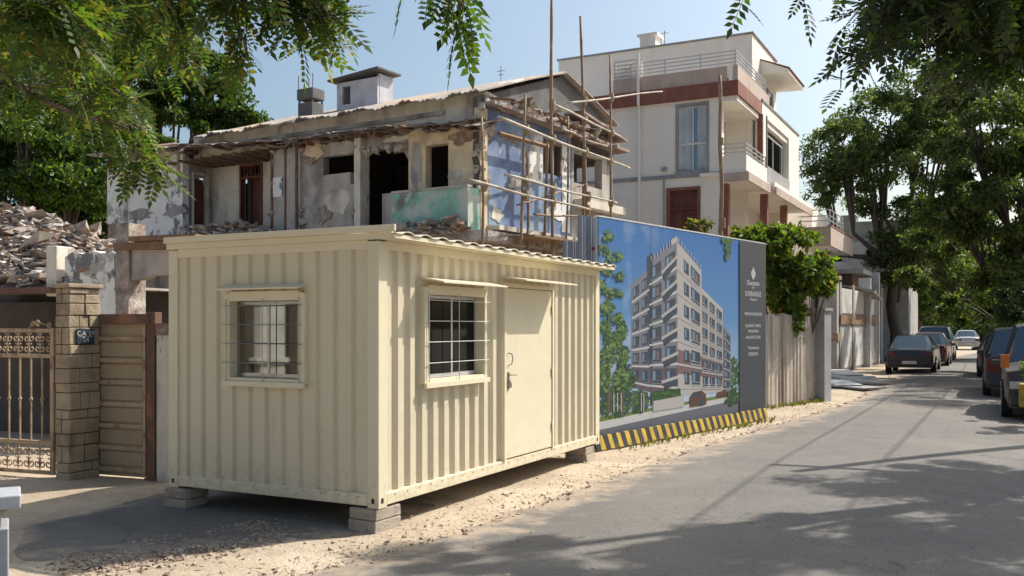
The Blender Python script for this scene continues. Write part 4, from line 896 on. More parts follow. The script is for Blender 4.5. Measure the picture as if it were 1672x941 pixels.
# upper storey
ub = MB(); yU = W.onX(912, 100, 4.66)[0]; ub.wall('x', 4.66, .6, yU, S3, TP, .2); ub.wall('y', .599, 4.861, 8.9, S3+.5, TP+.02, .2, [(W.onY(1246, 150, .6)[0], W.onY(1263, 150, .6)[0], W.onY(1250, 183, .6)[1], W.onY(1250, 140, .6)[1])]); ub.box(8.7, 8.9, .8, yU, S3, TP); ub.box(4.87, 8.69, .81, yU-.21, TP-.3, TP-.1); ub.box(4.87, 8.69, yU-.2, yU, S3, TP); ub.build('upper_wall', 'building_white', wh)
b = MB(); b.box(4.6, 8.96, .54, .83, TP+.021, TP+.07); b.box(4.6, 4.9, .831, yU+.05, TP+.001, TP+.07); b.build('coping', 'building_grey', wh)
g0, g1 = W.onY(1246, 150, .6)[0], W.onY(1263, 150, .6)[0]; zz0, zz1 = W.onY(1250, 183, .6)[1], W.onY(1250, 140, .6)[1]
fr = MB(); fr.box(g0, g0+.08, .62, .7, zz0, zz1); fr.box(g1-.08, g1, .62, .7, zz0, zz1); fr.box((g0+g1)/2-.04, (g0+g1)/2+.04, .62, .7, zz0, zz1); f_ = fr.build('window', 'alu', wh); g = MB(); g.box(g0+.08, g1-.08, .65, .67, zz0, zz1); g.build('pane', 'glass_blue', f_)
b = MB(); a0 = g0-.5; b.prism([(a0, .598, zz1+.75), (a0, -.45, zz1+.30), (a0, -.45, zz1+.18), (a0, .598, zz1+.2)], (g1-g0+1.2, 0, 0)); b.build('awning', 'building_white', wh)
b = MB(); b.prism([(a0-.03, .597, zz1+.80), (a0-.03, -.50, zz1+.35), (a0-.03, -.50, zz1+.305), (a0-.03, .597, zz1+.755)], (g1-g0+1.26, 0, 0)); b.build('awning_edge', 'building_maroon', wh)
b = MB(); yv0, yv1 = W.onX(1070, 60, 5.5)[0], W.onX(1045, 60, 5.5)[0]; b.box(5.5, 6.3, yv0, yv1, TP-.2, TP+.75); b.box(5.42, 6.4, yv0-.1, yv1+.1, TP+.751, TP+.85); b.build('roof_vent_box', 'white_paint', wh)
b = MB(); b.tube([(5.6, yv0-.35, TP-.1), (5.6, yv0-.35, TP+.9)], .02, 5); b.tube([(5.6, yv0-.2, TP+.8), (5.6, yv0-.5, TP+.8)], .015, 5); b.tube([(5.6, yv0-.25, TP-.1), (5.6, yv0-.2, TP+.6)], .02, 5); b.build('aerial', 'steel', wh)
# windows in the side wall
def swin(q, pan, frm, split, nm='window'):
    f = MB(); t = .10; f.box(-.03, .1, q[0]-t, q[0], q[2]-t, q[3]+t); f.box(-.03, .1, q[1], q[1]+t, q[2]-t, q[3]+t); f.box(-.03, .1, q[0], q[1], q[3], q[3]+t); f.box(-.05, .1, q[0], q[1], q[2]-t, q[2])
    o = f.build(nm, 'building_grey' if pan == 'glass_blue' else 'building_maroon', wh); g = MB(); g.box(.10, .12, q[0], q[1], q[2], q[3]); g.build('pane', pan, o)
    s_ = MB(); m = (q[0]+q[1])/2; zz = q[2]+(q[3]-q[2])*split
    for yy in (q[0], m-.03, q[1]-.06): s_.box(.05, .099, yy, yy+.06, q[2], q[3])
    s_.box(.045, .098, q[0], q[1], zz-.04, zz+.03); s_.box(.045, .098, q[0], q[1], q[3]-.06, q[3]); s_.build('sash', frm, o); return o
o = swin(w2, 'glass_blue', 'white_paint', .42); swin(w1, 'maroon_wood', 'maroon_wood', .6, 'shuttered_window')
b = MB(); n = 30
for i in range(n):
    a, e = w2[0]+(w2[1]-w2[0])*i/n, w2[0]+(w2[1]-w2[0])*(i+1)/n
    if .30 < i/n < .55: continue
    b.quad((.085+.012*math.sin(i*1.3), a, w2[2]+.05), (.085+.012*math.sin((i+1)*1.3), e, w2[2]+.05), (.085+.012*math.sin((i+1)*1.3), e, w2[3]-.05), (.085+.012*math.sin(i*1.3), a, w2[3]-.05))
b.build('curtain', 'curtain', o)
b = MB(); yy = wy(1045); b.tube([(-.08, yy, .0), (-.08, yy, S3)], .05, 8); b.tube([(-.17, yy, S3), (-.17, yy, TP-1.6)], .05, 8)
for z in (2, 4.5, 7, 9): b.box(-.09, -.0, yy-.08, yy+.08, z, z+.05)
b.build('drain_pipe', 'building_white', wh)
b = MB(); yy = wy(1085); b.tube([(-.06, yy, 0), (-.06, yy, S2)], .03, 6); b.box(-.1, -.001, yy-.08, yy+.08, S2+.3, S2+.42); b.build('cable_conduit', 'building_grey', wh)
# tall bamboo pole in front of it
t = thing('bamboo_pole', 'lone tall bamboo pole standing before the corner of the white house', 'pole', (*at(1181, 27), 0))
zt = CAMZ+(HY-123)/F*27; b = MB(); n = 22; b.tube([(-.10*k/n+.02*math.sin(k), .03*math.sin(k*.7), zt*k/n) for k in range(n+1)], [.075*(1-.35*k/n)*(1.1 if k % 2 else .95) for k in range(n+1)], 8); b.build('cane', 'bamboo', t, smooth=True)
b = MB(); b.tube([(-.03, 0, 4.6), (-.03, 0, 4.9)], .09, 8); b.tube([(-.07, 0, 7.0), (-.07, 0, 7.2)], .08, 8); b.build('lashing', 'rope', t, split=True)

# neighbour with pink balcony beyond
W2 = Frame(*W.w(10.7, -.9), CA)
nb = thing('pink_balcony_house', 'narrow pale house with pink balcony just beyond the white house', 'house', (*W2.o, 0), CA)
b = MB(); b.box(1.2, 6, .6, 7, -.1, 6.9); b.build('wall', 'building_white', nb)
b = MB(); b.box(-.2, 6.4, -.3, .9, 5.15, 5.4); b.build('balcony_slab', 'building_white', nb)
b = MB(); b.box(-.25, 6.45, -.4, -.301, 5.1, 5.9); b.box(-.25, -.201, -.3, .9, 5.1, 5.9); b.build('balcony_parapet', 'building_pink', nb)
b = MB(); b.box(-.27, 6.47, -.42, -.29, 5.901, 5.96); b.build('coping', 'building_maroon', nb)
b = MB()
for z in (6.15, 6.35, 6.6): b.tube([(-.2, .9, z), (-.2, -.35, z), (3.5, -.35, z)], .025, 6)
for u in (-.2, .8, 1.8, 2.8, 3.5): b.tube([(u, -.35, 5.95), (u, -.35, 6.6)], .025, 6)
b.build('railing', 'alu', nb)
fr = MB(); fr.box(2, 3.2, .56, .599, 2.2, 4.6); f_ = fr.build('door', 'maroon_wood', nb)

# ------------------------------------------------------------ fence, bush, posts further down
fx0, fy0 = gp(1250, 668); fx1, fy1 = gp(1336, 655); FA = math.atan2(fy1-fy0, fx1-fx0); FL = math.hypot(fx1-fx0, fy1-fy0)
fn = thing('concrete_fence', 'streaked weathered concrete panel fence between hoarding and grey pillar', 'fence', (fx0, fy0, 0), FA)
npan = 4
for k in range(npan):
    b = MB(); a, e = FL*k/npan+.008, FL*(k+1)/npan-.008; m = 34; tz = 2.03+random.uniform(-.05, .05)
    for i in range(m):
        p, q = a+(e-a)*i/m, a+(e-a)*(i+1)/m; f = lambda u: .009*math.sin(u/.19*6.28)+.004*math.sin(u*41)
        b.quad((p, f(p), -.05), (q, f(q), -.05), (q, f(q), tz+.02*math.sin(q*9)), (p, f(p), tz+.02*math.sin(p*9))); b.quad((q, .1, -.05), (p, .1, -.05), (p, .1, tz), (q, .1, tz)); b.quad((p, f(p), tz+.02*math.sin(p*9)), (q, f(q), tz+.02*math.sin(q*9)), (q, .1, tz), (p, .1, tz))
    b.quad((a, f(a), -.05), (a, f(a), tz), (a, .1, tz), (a, .1, -.05)); b.build('fence_panel', 'concrete_fence', fn)
gx, gy = gp(1338, 656); t = thing('gate_pillar', 'plain grey concrete pillar at the end of the streaked fence', 'pillar', (gx+.02, gy, 0), FA)
b = MB(); b.box(.0, .42, -.1, .35, -.1, 2.15); b.build('shaft', 'concrete', t, bevel=.01); b = MB(); b.box(-.03, .45, -.13, .38, 2.151, 2.22); b.build('cap', 'concrete', t)
# dark lane mouth post, lying slabs, panelled boundary wall and old buildings
t = thing('brick_gatepost', 'dark brick gatepost beside the lying slabs', 'pillar', (*at(1362, 36.5), 0), CA)
b = MB(); b.box(0, .7, -.1, .6, -.1, 3.6); b.build('shaft', 'concrete', t); b = MB(); b.box(-.04, .5, -.14, .64, 1.2, 1.5); b.box(-.08, .75, -.18, .68, 3.601, 3.75); b.build('band', 'red_brick', t)
ls = thing('stone_slabs', 'flat grey stone slabs lying stacked beside the road past the fence', 'slabs', (*gp(1385, 628), 0), CA+.15)
for k in range(6):
    b = MB(); b.obox((.8*k-1.5+random.uniform(-.2, .2), -.1+.22*(k % 3)+random.uniform(-.3, .3), .06+.045*(k % 3)+.02*k), 2.8, .75, .05, random.uniform(-.05, .05), random.uniform(-.06, .06), .5+random.uniform(-.4, .4), .05); b.build('slab', 'old_white' if k % 2 else 'concrete', ls)
bw = Frame(*at(1368, 37), CA-.06)
pw = thing('panelled_boundary_wall', 'boundary wall with three whitish panels and an orange wooden rail', 'wall', (*bw.o, 0), CA-.06)
b = MB(); b.box(0, 9, 0, .3, -.1, 3.2)
b.build('wall', 'old_white', pw)
b = MB()
for k in range(4): b.box(k*2.6+.05, k*2.6+.35, -.08, -.001, -.1, 3.5)
b.build('pier', 'brick_grey', pw, split=True)
b = MB(); b.box(0, 8.2, -.12, -.081, 1.85, 2.25); b.build('rail', 'timber', pw)
for k in range(3):
    b = MB(); b.box(k*2.6+.5, k*2.6+2.5, -.06, -.001, .1, 1.8); b.box(k*2.6+.5, k*2.6+2.5, -.06, -.001, 2.3, 3.3); b.build('panel', 'old_white', pw)
ob = Frame(*at(1344, 50), CA)
og = thing('old_grey_building', 'old stained grey building with stepped terraces far down the street', 'building', (*ob.o, 0), CA)
zz = lambda py, Y: CAMZ+(HY-py)/F*Y
b = MB(); b.wall('x', 0, -4.2, 4, -.1, zz(365, 50), .3, [(-.9, -.2, zz(392, 50), zz(378, 50)), (-1.7, -.9, zz(436, 50), zz(418, 50))]); b.box(.31, 8, -4.1, -3.9, -.1, zz(366, 50)); b.box(.6, .7, -4, 4, -.1, 7); b.build('wall', 'old_grey', og)
b = MB(); b.box(-1.2, -.001, -3.0, 1.5, -.1, zz(397, 49)); b.build('white_wing', 'old_white', og)
b = MB(); b.box(-1.9, -1.21, -3.9, 1.8, zz(446, 48), zz(428, 48)); b.box(-1.3, 3, -4.0, -3.0, zz(446, 49), zz(428, 49)); b.build('balcony', 'old_white', og)
b = MB(); b.box(-1.25, -1.201, -1.1, -.3, zz(436, 48.5), zz(418, 48.5)); b.box(-1.25, -1.201, -2.6, -2.3, zz(428, 48.5), zz(410, 48.5)); b.build('window', 'glass_dark', og, split=True)
b = MB(); b.box(.5, 1.4, -1.6, -.8, zz(366, 50), zz(352, 50)); b.build('chimney', 'old_grey', og)
b = MB(); b.obox((-1.5, -3.0, zz(395, 48)), 1.4, 1.4, .08, 0, 0, 0); b.build('canopy', 'old_white', og)
br = Frame(*at(1392, 42), CA)
bs = thing('brown_shed', 'brown timber lean to shed with tin canopy behind the boundary wall', 'shed', (*br.o, 0), CA)
b = MB(); b.box(0, 7, 0, 3, -.1, zz(447, 42)); b.build('wall', 'rust_steel', bs); b = MB(); b.box(-.3, 7, -.5, 3.2, zz(447, 42)+.001, zz(440, 42)); b.obox((0, -.3, zz(478, 42)), 3.2, 1.6, .07, .2, .1, 0); b.obox((-1.2, 1.6, zz(462, 42)), 2, 2.4, .06, .1, -.15, 0); b.build('roof', 'old_grey', bs)
b = MB(); b.box(-.4, -.05, -.8, -.3, -.1, zz(455, 42)); b.box(3, 3.4, -.8, -.3, -.1, zz(440, 42)); b.build('column', 'old_white', bs, split=True)

# ------------------------------------------------------------ gate, stone pillar, ruined annexe at the left
GA = math.atan2(-.358, .934); px0_, py0_ = gp(113, 786)
PF = Frame(px0_, py0_, CA)
pl = thing('stone_pillar', 'coursed stone gate pillar with a small dark number plate', 'pillar', (px0_, py0_, 0), CA)
PWX, PWY, PH = .42, .24, 2.24
b = MB(); b.box(.012, PWX-.012, .012, PWY-.012, -.05, PH); b.build('mortar_core', 'stone_dark', pl)
b = MB(); z = -.02; r = 0
while z < PH-.06:
    hh = random.choice([.11, .14, .17, .20]); hh = min(hh, PH-z)
    xs = [0, PWX*random.choice([.33, .5, .62, .75]), PWX]
    if random.random() < .35: xs = [0, .14, .27, PWX]
    for a, e in zip(xs, xs[1:]): j = random.uniform(-.012, .016); b.box(a+.004, e-.004, -j, PWY*.5, z+.004, z+hh-.005)
    ys2 = [0, PWY] if random.random() < .5 else [0, PWY*.55, PWY]
    for a, e in zip(ys2, ys2[1:]): j = random.uniform(-.004, .006); b.box(-j-.002, .1, a+.005, e-.005, z+.004, z+hh-.005)
    z += hh
b.build('stone_blocks', 'stone', pl, bevel=.008)
b = MB(); b.box(-.03, PWX+.03, -.03, PWY+.03, PH+.001, PH+.05); b.build('cap', 'stone', pl, bevel=.01)
pa, pz0 = PF.onY(124, 562, 0); pb_, pz1 = PF.onY(152, 537, 0)
b = MB(); b.box(pa, pb_, -.022, -.008, pz0, pz1); pt = b.build('number_plate', 'number_plate', pl)
pw_ = pb_-pa; hz_ = pz1-pz0
o = text('C.A. 5Y', .075, pt, (pa+pb_)/2, -.024, pz0+hz_*.56, 'white_paint'); o = text('24', .085, pt, (pa+pb_)/2, -.024, pz0+hz_*.12, 'white_paint')
b = MB(); b.box(pa+.02, pb_-.02, -.0235, -.0222, pz0+hz_*.47, pz0+hz_*.49); b.build('rule', 'white_paint', pt)
# ornamental gate leaf
gxr, gyr = px0_-PWY*.889-.02, py0_+PWY*.458+.0
gt = thing('iron_gate', 'ornamental iron gate with scrollwork bands and vertical bars', 'gate', (gxr, gyr, 0), GA)
GW, GT = 1.9, 1.77
b = MB(); fr = [(-GW, -.06, .06, GT)]
for x in (-.06, -GW): b.box(x, x+.055, 0, .04, .05, GT)
for z in (.05, .40, 1.42, GT-.05): b.box(-GW+.056, -.061, .002, .038, z, z+.045)
b.build('gate_frame', 'gate_paint', gt, bevel=.003)
k = 0; x = -.20
while x > -GW+.1:
    b = MB(); b.tube([(x, .02, .446), (x, .02, .9), (x, .02, .93), (x, .02, .96), (x, .02, 1.419)], [.011, .011, .022, .011, .011], 8); b.build('bar', 'gate_paint', gt); x -= .175
def scroll(mb, cx, cz, s, fl, a0=0):
    pts = []
    for k in range(20): a = a0+k*.42; r = s*(1-k/21); pts.append((cx+fl*r*math.cos(a), .02, cz+r*math.sin(a)))
    mb.tube(pts, .0085, 5)
for z0_, z1_, nm in ((.095, .40, 0), (1.465, GT-.05, 1)):
    zc = (z0_+z1_)/2; hh = (z1_-z0_)/2; x = -.15
    while x > -GW+.1:
        b = MB()
        for fl in (-1, 1):
            scroll(b, x+fl*.045*-1, zc+hh*.48, hh*.44, fl, 1.57); scroll(b, x+fl*.045*-1, zc-hh*.48, hh*.44, fl, -1.57+3.14)
        b.tube([(x-.085, .02, z0_), (x-.085, .02, z1_)], .007, 5); b.build('scroll_panel', 'gate_paint', gt); x -= .172
b = MB(); scroll(b, -.35, GT+.04, .04, 1); scroll(b, -.27, GT+.05, .05, -1); scroll(b, -.1, GT+.03, .035, 1); b.tube([(-.42, .02, GT), (-.27, .02, GT+.08), (-.06, .02, GT+.01)], .008, 5); b.build('crest', 'gate_paint', gt)
# sheet panel gate
sx_, sy_ = PF.w(PWX+.01, .06); q = Frame(sx_, sy_, GA); pe = q.onY(240, 600, 0)[0]; zt_ = q.onY(200, 531, 0)[1]
sg = thing('sheet_gate', 'closed beige panelled sheet gate right of the stone pillar', 'gate', (sx_, sy_, 0), GA)
b = MB(); b.box(0, pe, .01, .03, .015, zt_); b.build('sheet', 'gate_panel', sg)
b = MB()
for k in range(7):
    z = .07+(zt_-.1)*k/6.6; b.box(.03, pe-.04, -.025, .009, z, z+.05)
b.box(0, .028, -.03, .009, .05, zt_); b.box(pe-.038, pe, -.03, .009, .05, zt_); b.build('frame_rail', 'gate_paint', sg, bevel=.004)
for k in range(6):
    z = .07+(zt_-.1)*k/6.6; h = (zt_-.1)/6.6; b = MB(); b.box(.05, pe-.06, -.008, .009, z+.07, z+h-.02); b.build('raised_panel', 'gate_panel', sg, bevel=.01)
b = MB(); b.box(-.02, pe+.06, -.04, .06, zt_+.001, zt_+.13); b.build('lintel', 'rust_steel', sg)
t = thing('rusty_post', 'rusty maroon steel gate post beside the beige sheet gate', 'post', (*q.w(pe+.02, -.03), 0), GA); b = MB(); b.box(0, .12, 0, .12, 0, zt_+.15); b.build('tube', 'rust_steel', t, bevel=.005)
b = MB(); b.box(-.02, .14, -.02, .14, 0, .02); b.build('foot_plate', 'rust_steel', t)
t = thing('plastered_post', 'short worn whitish wall end between the rusty post and the cabin', 'post', (*q.w(pe+.16, -.02), 0), GA); b = MB(); b.box(0, .26, .0, .25, -.05, zt_-.12); b.build('wall_stub', 'pale_plaster', t); b = MB(); b.box(-.01, .27, -.01, .26, zt_-.119, zt_+.02); b.build('brick_course', 'red_brick', t)

# ruined annexe behind the gate
A = Frame(*at(276, 13.6), GA)
an = thing('ruined_annexe', 'ruined single storey annexe with peeling blue white wall behind the gate', 'ruin', (*A.o, 0), GA)
ax = lambda px: A.onY(px, 450, 0)[0]; az = lambda px, py: A.onY(px, py, 0)[1]
b = MB(); tp = [(ax(x), az(x, y_)) for x, y_ in ((186, 418), (178, 411), (165, 414), (150, 409), (135, 415), (118, 412), (106, 420))]
pts = [(ax(106), 0, 1.2), (ax(192), 0, 1.2)]+[(u, 0, z) for u, z in tp]; b.prism(pts, (0, .25, 0)); b.build('peeling_wall', 'white_peel', an)
b = MB(); b.box(ax(80), ax(97), -.06, .3, 2.25, az(90, 402)); b.build('pillar', 'pale_plaster', an, bevel=.02)
b = MB(); b.box(ax(193), ax(214), -.05, .3, 0, az(205, 365)); b.build('brick_pier', 'rubble', an)
b = MB(); pp = [(ax(215), 0, az(215, 408)), (ax(215), 0, az(215, 458)), (ax(232), 0, az(232, 455)), (ax(240), 0, az(240, 450)), (ax(285), 0, az(285, 447)), (ax(285), 0, az(285, 408))]; b.prism(pp, (0, .2, 0)); b.build('hanging_plaster', 'grey_plaster', an)
b = MB(); b.box(ax(193), ax(330), -.1, .3, az(240, 408), az(240, 396)); b.box(ax(222), ax(330), -.15, .2, az(240, 395), az(240, 387)); b.build('timber_lintel', 'timber', an)
b = MB(); b.box(ax(-60), ax(104), -.25, .2, az(50, 480), az(50, 471)); b.build('rusty_canopy', 'rust_steel', an)
b = MB(); b.box(-9, ax(330), 1.3, 1.45, -.05, az(100, 472)); b.box(-9, ax(80), .9, 1.0, -.05, az(100, 490)); b.build('rear_wall', 'dark_room', an)
b = MB(); b.box(ax(-80), ax(190), .21, 4.5, az(50, 474), az(50, 470)); b.build('roof_slab', 'grey_plaster', an)
b = MB()
for k in range(3): b.obox((ax(30), .5, 1.9+.1*k), .25, .2, .1, .3, .2, .4*k, .3)
z0r = az(50, 470)
def f3():
    u = random.uniform(ax(-40), ax(192)); v = random.random()**.8; t = (u-ax(-40))/(ax(192)-ax(-40)); top = 1.25*(1-t)**.7*.9+.58
    vv = .0+v*2.6; return (*A.w(u-.92*vv, vv+.1), z0r+min(1, (vv+.12)/2.0)*top*random.uniform(.75, 1.0)+.05*math.sin(u*9))
b = MB(); nx, ny = 60, 26   # body of the heap
g = [[None]*(nx+1) for _ in range(ny+1)]
for j in range(ny+1):
    for i in range(nx+1):
        t = i/nx; u = ax(-40)+(ax(192)-ax(-40))*t; vv = 3.2*j/ny; top = 1.25*(1-t)**.7*.9+.50
        z = z0r-.02+min(1, vv/2.0)*top*(.85+.12*math.sin(u*7+vv*5)+.08*math.sin(u*17-vv*9)); g[j][i] = (*A.w(u-.92*vv, vv+.05), z)
for j in range(ny):
    for i in range(nx): b.quad(g[j][i], g[j][i+1], g[j+1][i+1], g[j+1][i])
for i in range(nx): b.quad((g[0][i][0], g[0][i][1], z0r-.1), (g[0][i+1][0], g[0][i+1][1], z0r-.1), g[0][i+1], g[0][i])
n0 = len(b.f)
for _ in range(9000):
    p = f3(); b.mi = random.choices([0, 1, 2, 3], [6, 3, 1.0, .5])[0]; s = random.choice([.03, .04, .05, .06, .08, .1, .14]) if random.random() < .99 else random.uniform(.2, .35)
    if b.mi == 2: b.obox(p, s*4, s*.3, s*.25, random.uniform(-.3, .3), random.uniform(-.35, .35), random.uniform(0, 3.1), .2)
    else: b.obox(p, s*random.uniform(.7, 2.2), s*random.uniform(.5, 1.5), s*random.uniform(.1, .45), random.uniform(-.5, .5), random.uniform(-.5, .5), random.uniform(0, 3.1), .45)
tag(b.build('roof_rubble', ['rubble', 'rubble_light', 'timber', 'red_brick']), 'large heap of demolition rubble on the low annexe roof at left', 'rubble', kind='stuff')

b = MB()
for _ in range(160):
    t = random.random()
    if random.random() < .55: x, yy = fx0+(fx1-fx0)*t+random.uniform(-.05, .15), fy0+(fy1-fy0)*t-random.uniform(.05, .25)
    else: x, yy = HB.w(random.uniform(0, HL), -.25-random.random()*.15)
    for k in range(5):
        a = random.random()*6.28; h = random.uniform(.03, .12); l = random.uniform(.02, .07); z = gz(x, yy)
        b.quad((x, yy, z), (x+math.cos(a)*l*.5-.006, yy+math.sin(a)*l*.5, z+h*.7), (x+math.cos(a)*l, yy+math.sin(a)*l, z+h), (x+math.cos(a)*l*.5+.008, yy+math.sin(a)*l*.5, z+h*.6))
tag(b.build('weeds', 'leaf_olive'), 'sparse dry weeds along the foot of the hoarding and fence', 'weeds', kind='stuff')
# marble topped plinth bottom left
t = thing('marble_plinth', 'white plinth with grey marble slab top at the roadside', 'plinth', (-2.51, 4.8, 0), R_(28))
b = MB(); b.box(-1.0, .0, .0, .30, .865, .935); b.build('marble_slab', 'marble', t, bevel=.008)
b = MB(); b.prism([(-.95, .04, .775), (-.13, .04, .775), (-.10, .04, .82), (-.05, .04, .864), (-.95, .04, .864)], (0, .22, 0)); b.build('moulding', 'brick_grey', t)
b = MB(); b.box(-1.0, -.055, -.02, .28, -.05, .774); b.build('pedestal', 'plinth_white', t, bevel=.008)

# sunlit colonnaded house across the forecourt (outside the frame, seen mirrored in the cabin's end window)
t = thing('colonnaded_house', 'pale house with columns mirrored in the end window of the cabin', 'house', (-11, 3.0, 0), math.pi/2)
b = MB(); b.box(0, 8.4, 0, .3, -.05, 4.6); b.build('wall', 'stone_dark', t)
for k in range(8):
    b = MB(); x = .2+k*1.05; b.box(x, x+.5+.15*(k % 2), -.4, -.05, -.05, 3.7 if k % 3 else 3.0); b.box(x-.06, x+.6, -.46, 0-.049, 1.1, 1.2); b.build('column', 'old_white', t)
b = MB(); b.box(-.1, 8.5, -.55, .4, 4.601, 4.75); b.build('roof_slab', 'old_white', t)

# ------------------------------------------------------------ cars
def car(name, lab, x, y, ang, paint, L=4.2, Wd=1.7, Hh=1.45, kind='sedan', group='cars parked along the road'):
    """nose towards local +x; station list: x, half width, hood/roof height, roof half width, glass?"""
    t = thing(name, lab, 'car', (x, y, 0), ang, group); h = Wd/2; B = .92 if kind == 'sedan' else 1.02; H_ = Hh
    if kind == 'sedan': st = [(-.5, .86, .70, .70), (-.49, .93, .88, .78), (-.40, .97, .95, .82), (-.345, .98, .97, .80), (-.22, .99, H_*.97, .66), (-.05, 1, H_, .68), (.10, 1, H_*.97, .66), (.235, 1, 1.0, .80), (.36, .98, .93, .82), (.46, .92, .84, .76), (.495, .84, .68, .70)]; g0, g1 = 3, 7
    else: st = [(-.5, .90, .80, .80), (-.49, .96, 1.05, .80), (-.47, .97, 1.12, .80), (-.43, .98, H_*.96, .70), (-.2, 1, H_, .72), (.0, 1, H_, .72), (.10, 1, H_*.97, .70), (.22, 1, 1.10, .82), (.36, .98, 1.04, .84), (.46, .94, .96, .8), (.495, .88, .74, .76)]; g0, g1 = 2, 7
    zb = .24; secs = []
    for i, (fx, fw, zt, rw) in enumerate(st):
        X_ = fx*L; wz_ = min(B, zt-.04); sec = []
        for sgn in (1, -1):
            s_ = [(fw*h*.93, zb), (fw*h, zb+.2), (fw*h*1.0, .62), (fw*h*.97, wz_), (rw*h, zt-.03), (rw*h*.8, zt), (0, zt+.015)]
            sec.append([(X_, sgn*a, z) for a, z in s_])
        secs.append(sec)
    bod, gs, gf, gr_ = MB(), MB(), MB(), MB()
    for i in range(len(secs)-1):
        for k in (0, 1):
            A_, C_ = secs[i][k], secs[i+1][k]
            for j in range(6):
                q = [A_[j], C_[j], C_[j+1], A_[j+1]]
                if k == 0: q = q[::-1]
                tgt = bod
                if g0 <= i < g1:
                    if j == 3: tgt = gs
                    if j >= 4 and i == g0: tgt = gr_
                    if j >= 4 and i == g1-1: tgt = gf
                tgt.quad(*q)
    for i in (0, -1):
        lo = [secs[i][0][j] for j in range(6, -1, -1)]+[secs[i][1][j] for j in range(0, 6)]
        bod.poly(lo if i == -1 else lo[::-1])
    bod.poly([(st[0][0]*L, h*.8, zb), (st[-1][0]*L, h*.8, zb), (st[-1][0]*L, -h*.8, zb), (st[0][0]*L, -h*.8, zb)])
    body = bod.build('body', paint, t, smooth=False, bevel=.02)
    gs.build('side_window', 'car_glass', t, split=True); gf.build('windscreen', 'car_glass', t); gr_.build('rear_window', 'car_glass', t)
    p = MB()
    for sgn in (1, -1):
        for i in (g0, g0+1, (g0+g1)//2+1, g1-1, g1):
            a, c = secs[i][0 if sgn > 0 else 1][3], secs[i][0 if sgn > 0 else 1][4]; p.tube([a, c], .035, 5)
    p.build('pillar', paint, t, split=True)
    wr = .31 if kind == 'sedan' else .35
    for sx_ in (-.31, .31):
        for sy_ in (-1, 1):
            wv = MB(); cx = sx_*L; cy = sy_*(h-.1)
            prof = [(-.1, wr-.05), (-.1, wr-.015), (-.07, wr), (.07, wr), (.1, wr-.015), (.1, wr-.05)]
            wv.tube([(cx, cy+d, wr) for d, r in prof], [r for d, r in prof], 22); wl = wv.build('wheel', 'rubber', t, smooth=False)
            ri = MB(); ri.tube([(cx, cy+sy_*.085, wr), (cx, cy+sy_*.108, wr)], [wr*.66, wr*.6], 18)
            for k in range(5):
                a = k*1.2566; ri.obox((cx+math.cos(a)*wr*.3, cy+sy_*.112, wr+math.sin(a)*wr*.3), wr*.55, .012, .05, 0, -a, 0)
            ri.build('rim', 'rim', wl)
    ar = MB()
    for sx_ in (-.31, .31):
        for sgn in (1, -1): ar.tube([(sx_*L, sgn*(h*.80), wr), (sx_*L, sgn*(h+.004), wr)], wr+.05, 22)
    ar.build('wheel_arch', 'rubber', t, split=True)
    for sgn in (1, -1):
        r = MB(); r.box(-.5*L-.012, -.5*L+.10, min(sgn*h*.58, sgn*h*.9), max(sgn*h*.58, sgn*h*.9), .66, .80 if kind == 'sedan' else .98); r.build('tail_light', 'red_lens', t, bevel=.01)
        r = MB(); r.box(.5*L-.12, .5*L-.002, min(sgn*h*.52, sgn*h*.86), max(sgn*h*.52, sgn*h*.86), .60, .74); r.build('headlight', 'clear_lens', t, bevel=.01)
        r = MB(); r.obox((.19*L, sgn*(h+.09), B+.03), .1, .18, .12); r.build('mirror', paint, t, bevel=.015)
    r = MB(); r.box(-.5*L-.05, -.5*L+.15, -h*.88, h*.88, .30, .50); r.build('rear_bumper', paint, t, bevel=.03)
    r = MB(); r.box(.5*L-.15, .5*L+.05, -h*.85, h*.85, .28, .50); r.build('front_bumper', paint, t, bevel=.03)
    r = MB(); r.box(-.5*L-.058, -.5*L-.05, -.26, .26, .36, .47) if kind != 'sedan' else r.box(-.5*L-.056, -.5*L-.05, -.25, .25, .38, .49); r.build('licence_plate', 'plate_white', t)
    r = MB(); r.box(.5*L-.06, .5*L+.002, -h*.4, h*.4, .56, .70); r.build('grille', 'rubber', t)
    return t
RA = CA
cx, cy = gp(1485, 611); cx += .458*2.1; cy += .889*2.1
car('parked_car', 'dark sedan parked nearest on the left side of the road', cx, cy, RA, 'car_black', 4.3, 1.75, 1.45)
car('parked_car', 'maroon car parked directly ahead of the dark sedan', *[a+b_ for a, b_ in zip(gp(1517, 600), (.9, 1.9))], RA, 'car_maroon', 4.0, 1.65, 1.5)
car('parked_car', 'pale silver tall car parked ahead of the maroon car', *[a+b_ for a, b_ in zip(at(1527, 47.5), (.9, 1.9))], RA, 'car_silver', 4.4, 1.8, 1.78, 'suv')
car('parked_car', 'silver car standing farthest away down the road', *at(1577, 72), RA+.1, 'car_silver', 4.2, 1.65, 1.45)
car('parked_car', 'dark blue car on the right edge of the road beyond the olive jeep', *at(1640, 33.5), RA+.02, 'car_dark_blue', 4.3, 1.75, 1.55)
car('parked_car', 'dark tall car parked on the right just behind the yellow bumper', *at(1668, 25.0), RA, 'car_dark_blue', 4.4, 1.8, 1.75, 'suv')
tr = car('parked_car', 'olive black jeep with yellow front bumper cut by the right edge', *at(1718, 19.3), RA+math.pi, 'car_olive', 4.2, 1.85, 1.85, 'suv')
b = MB(); b.box(2.16, 2.42, -.65, .65, .28, .72); b.build('yellow_bumper', 'yellow_paint', tr, bevel=.03)
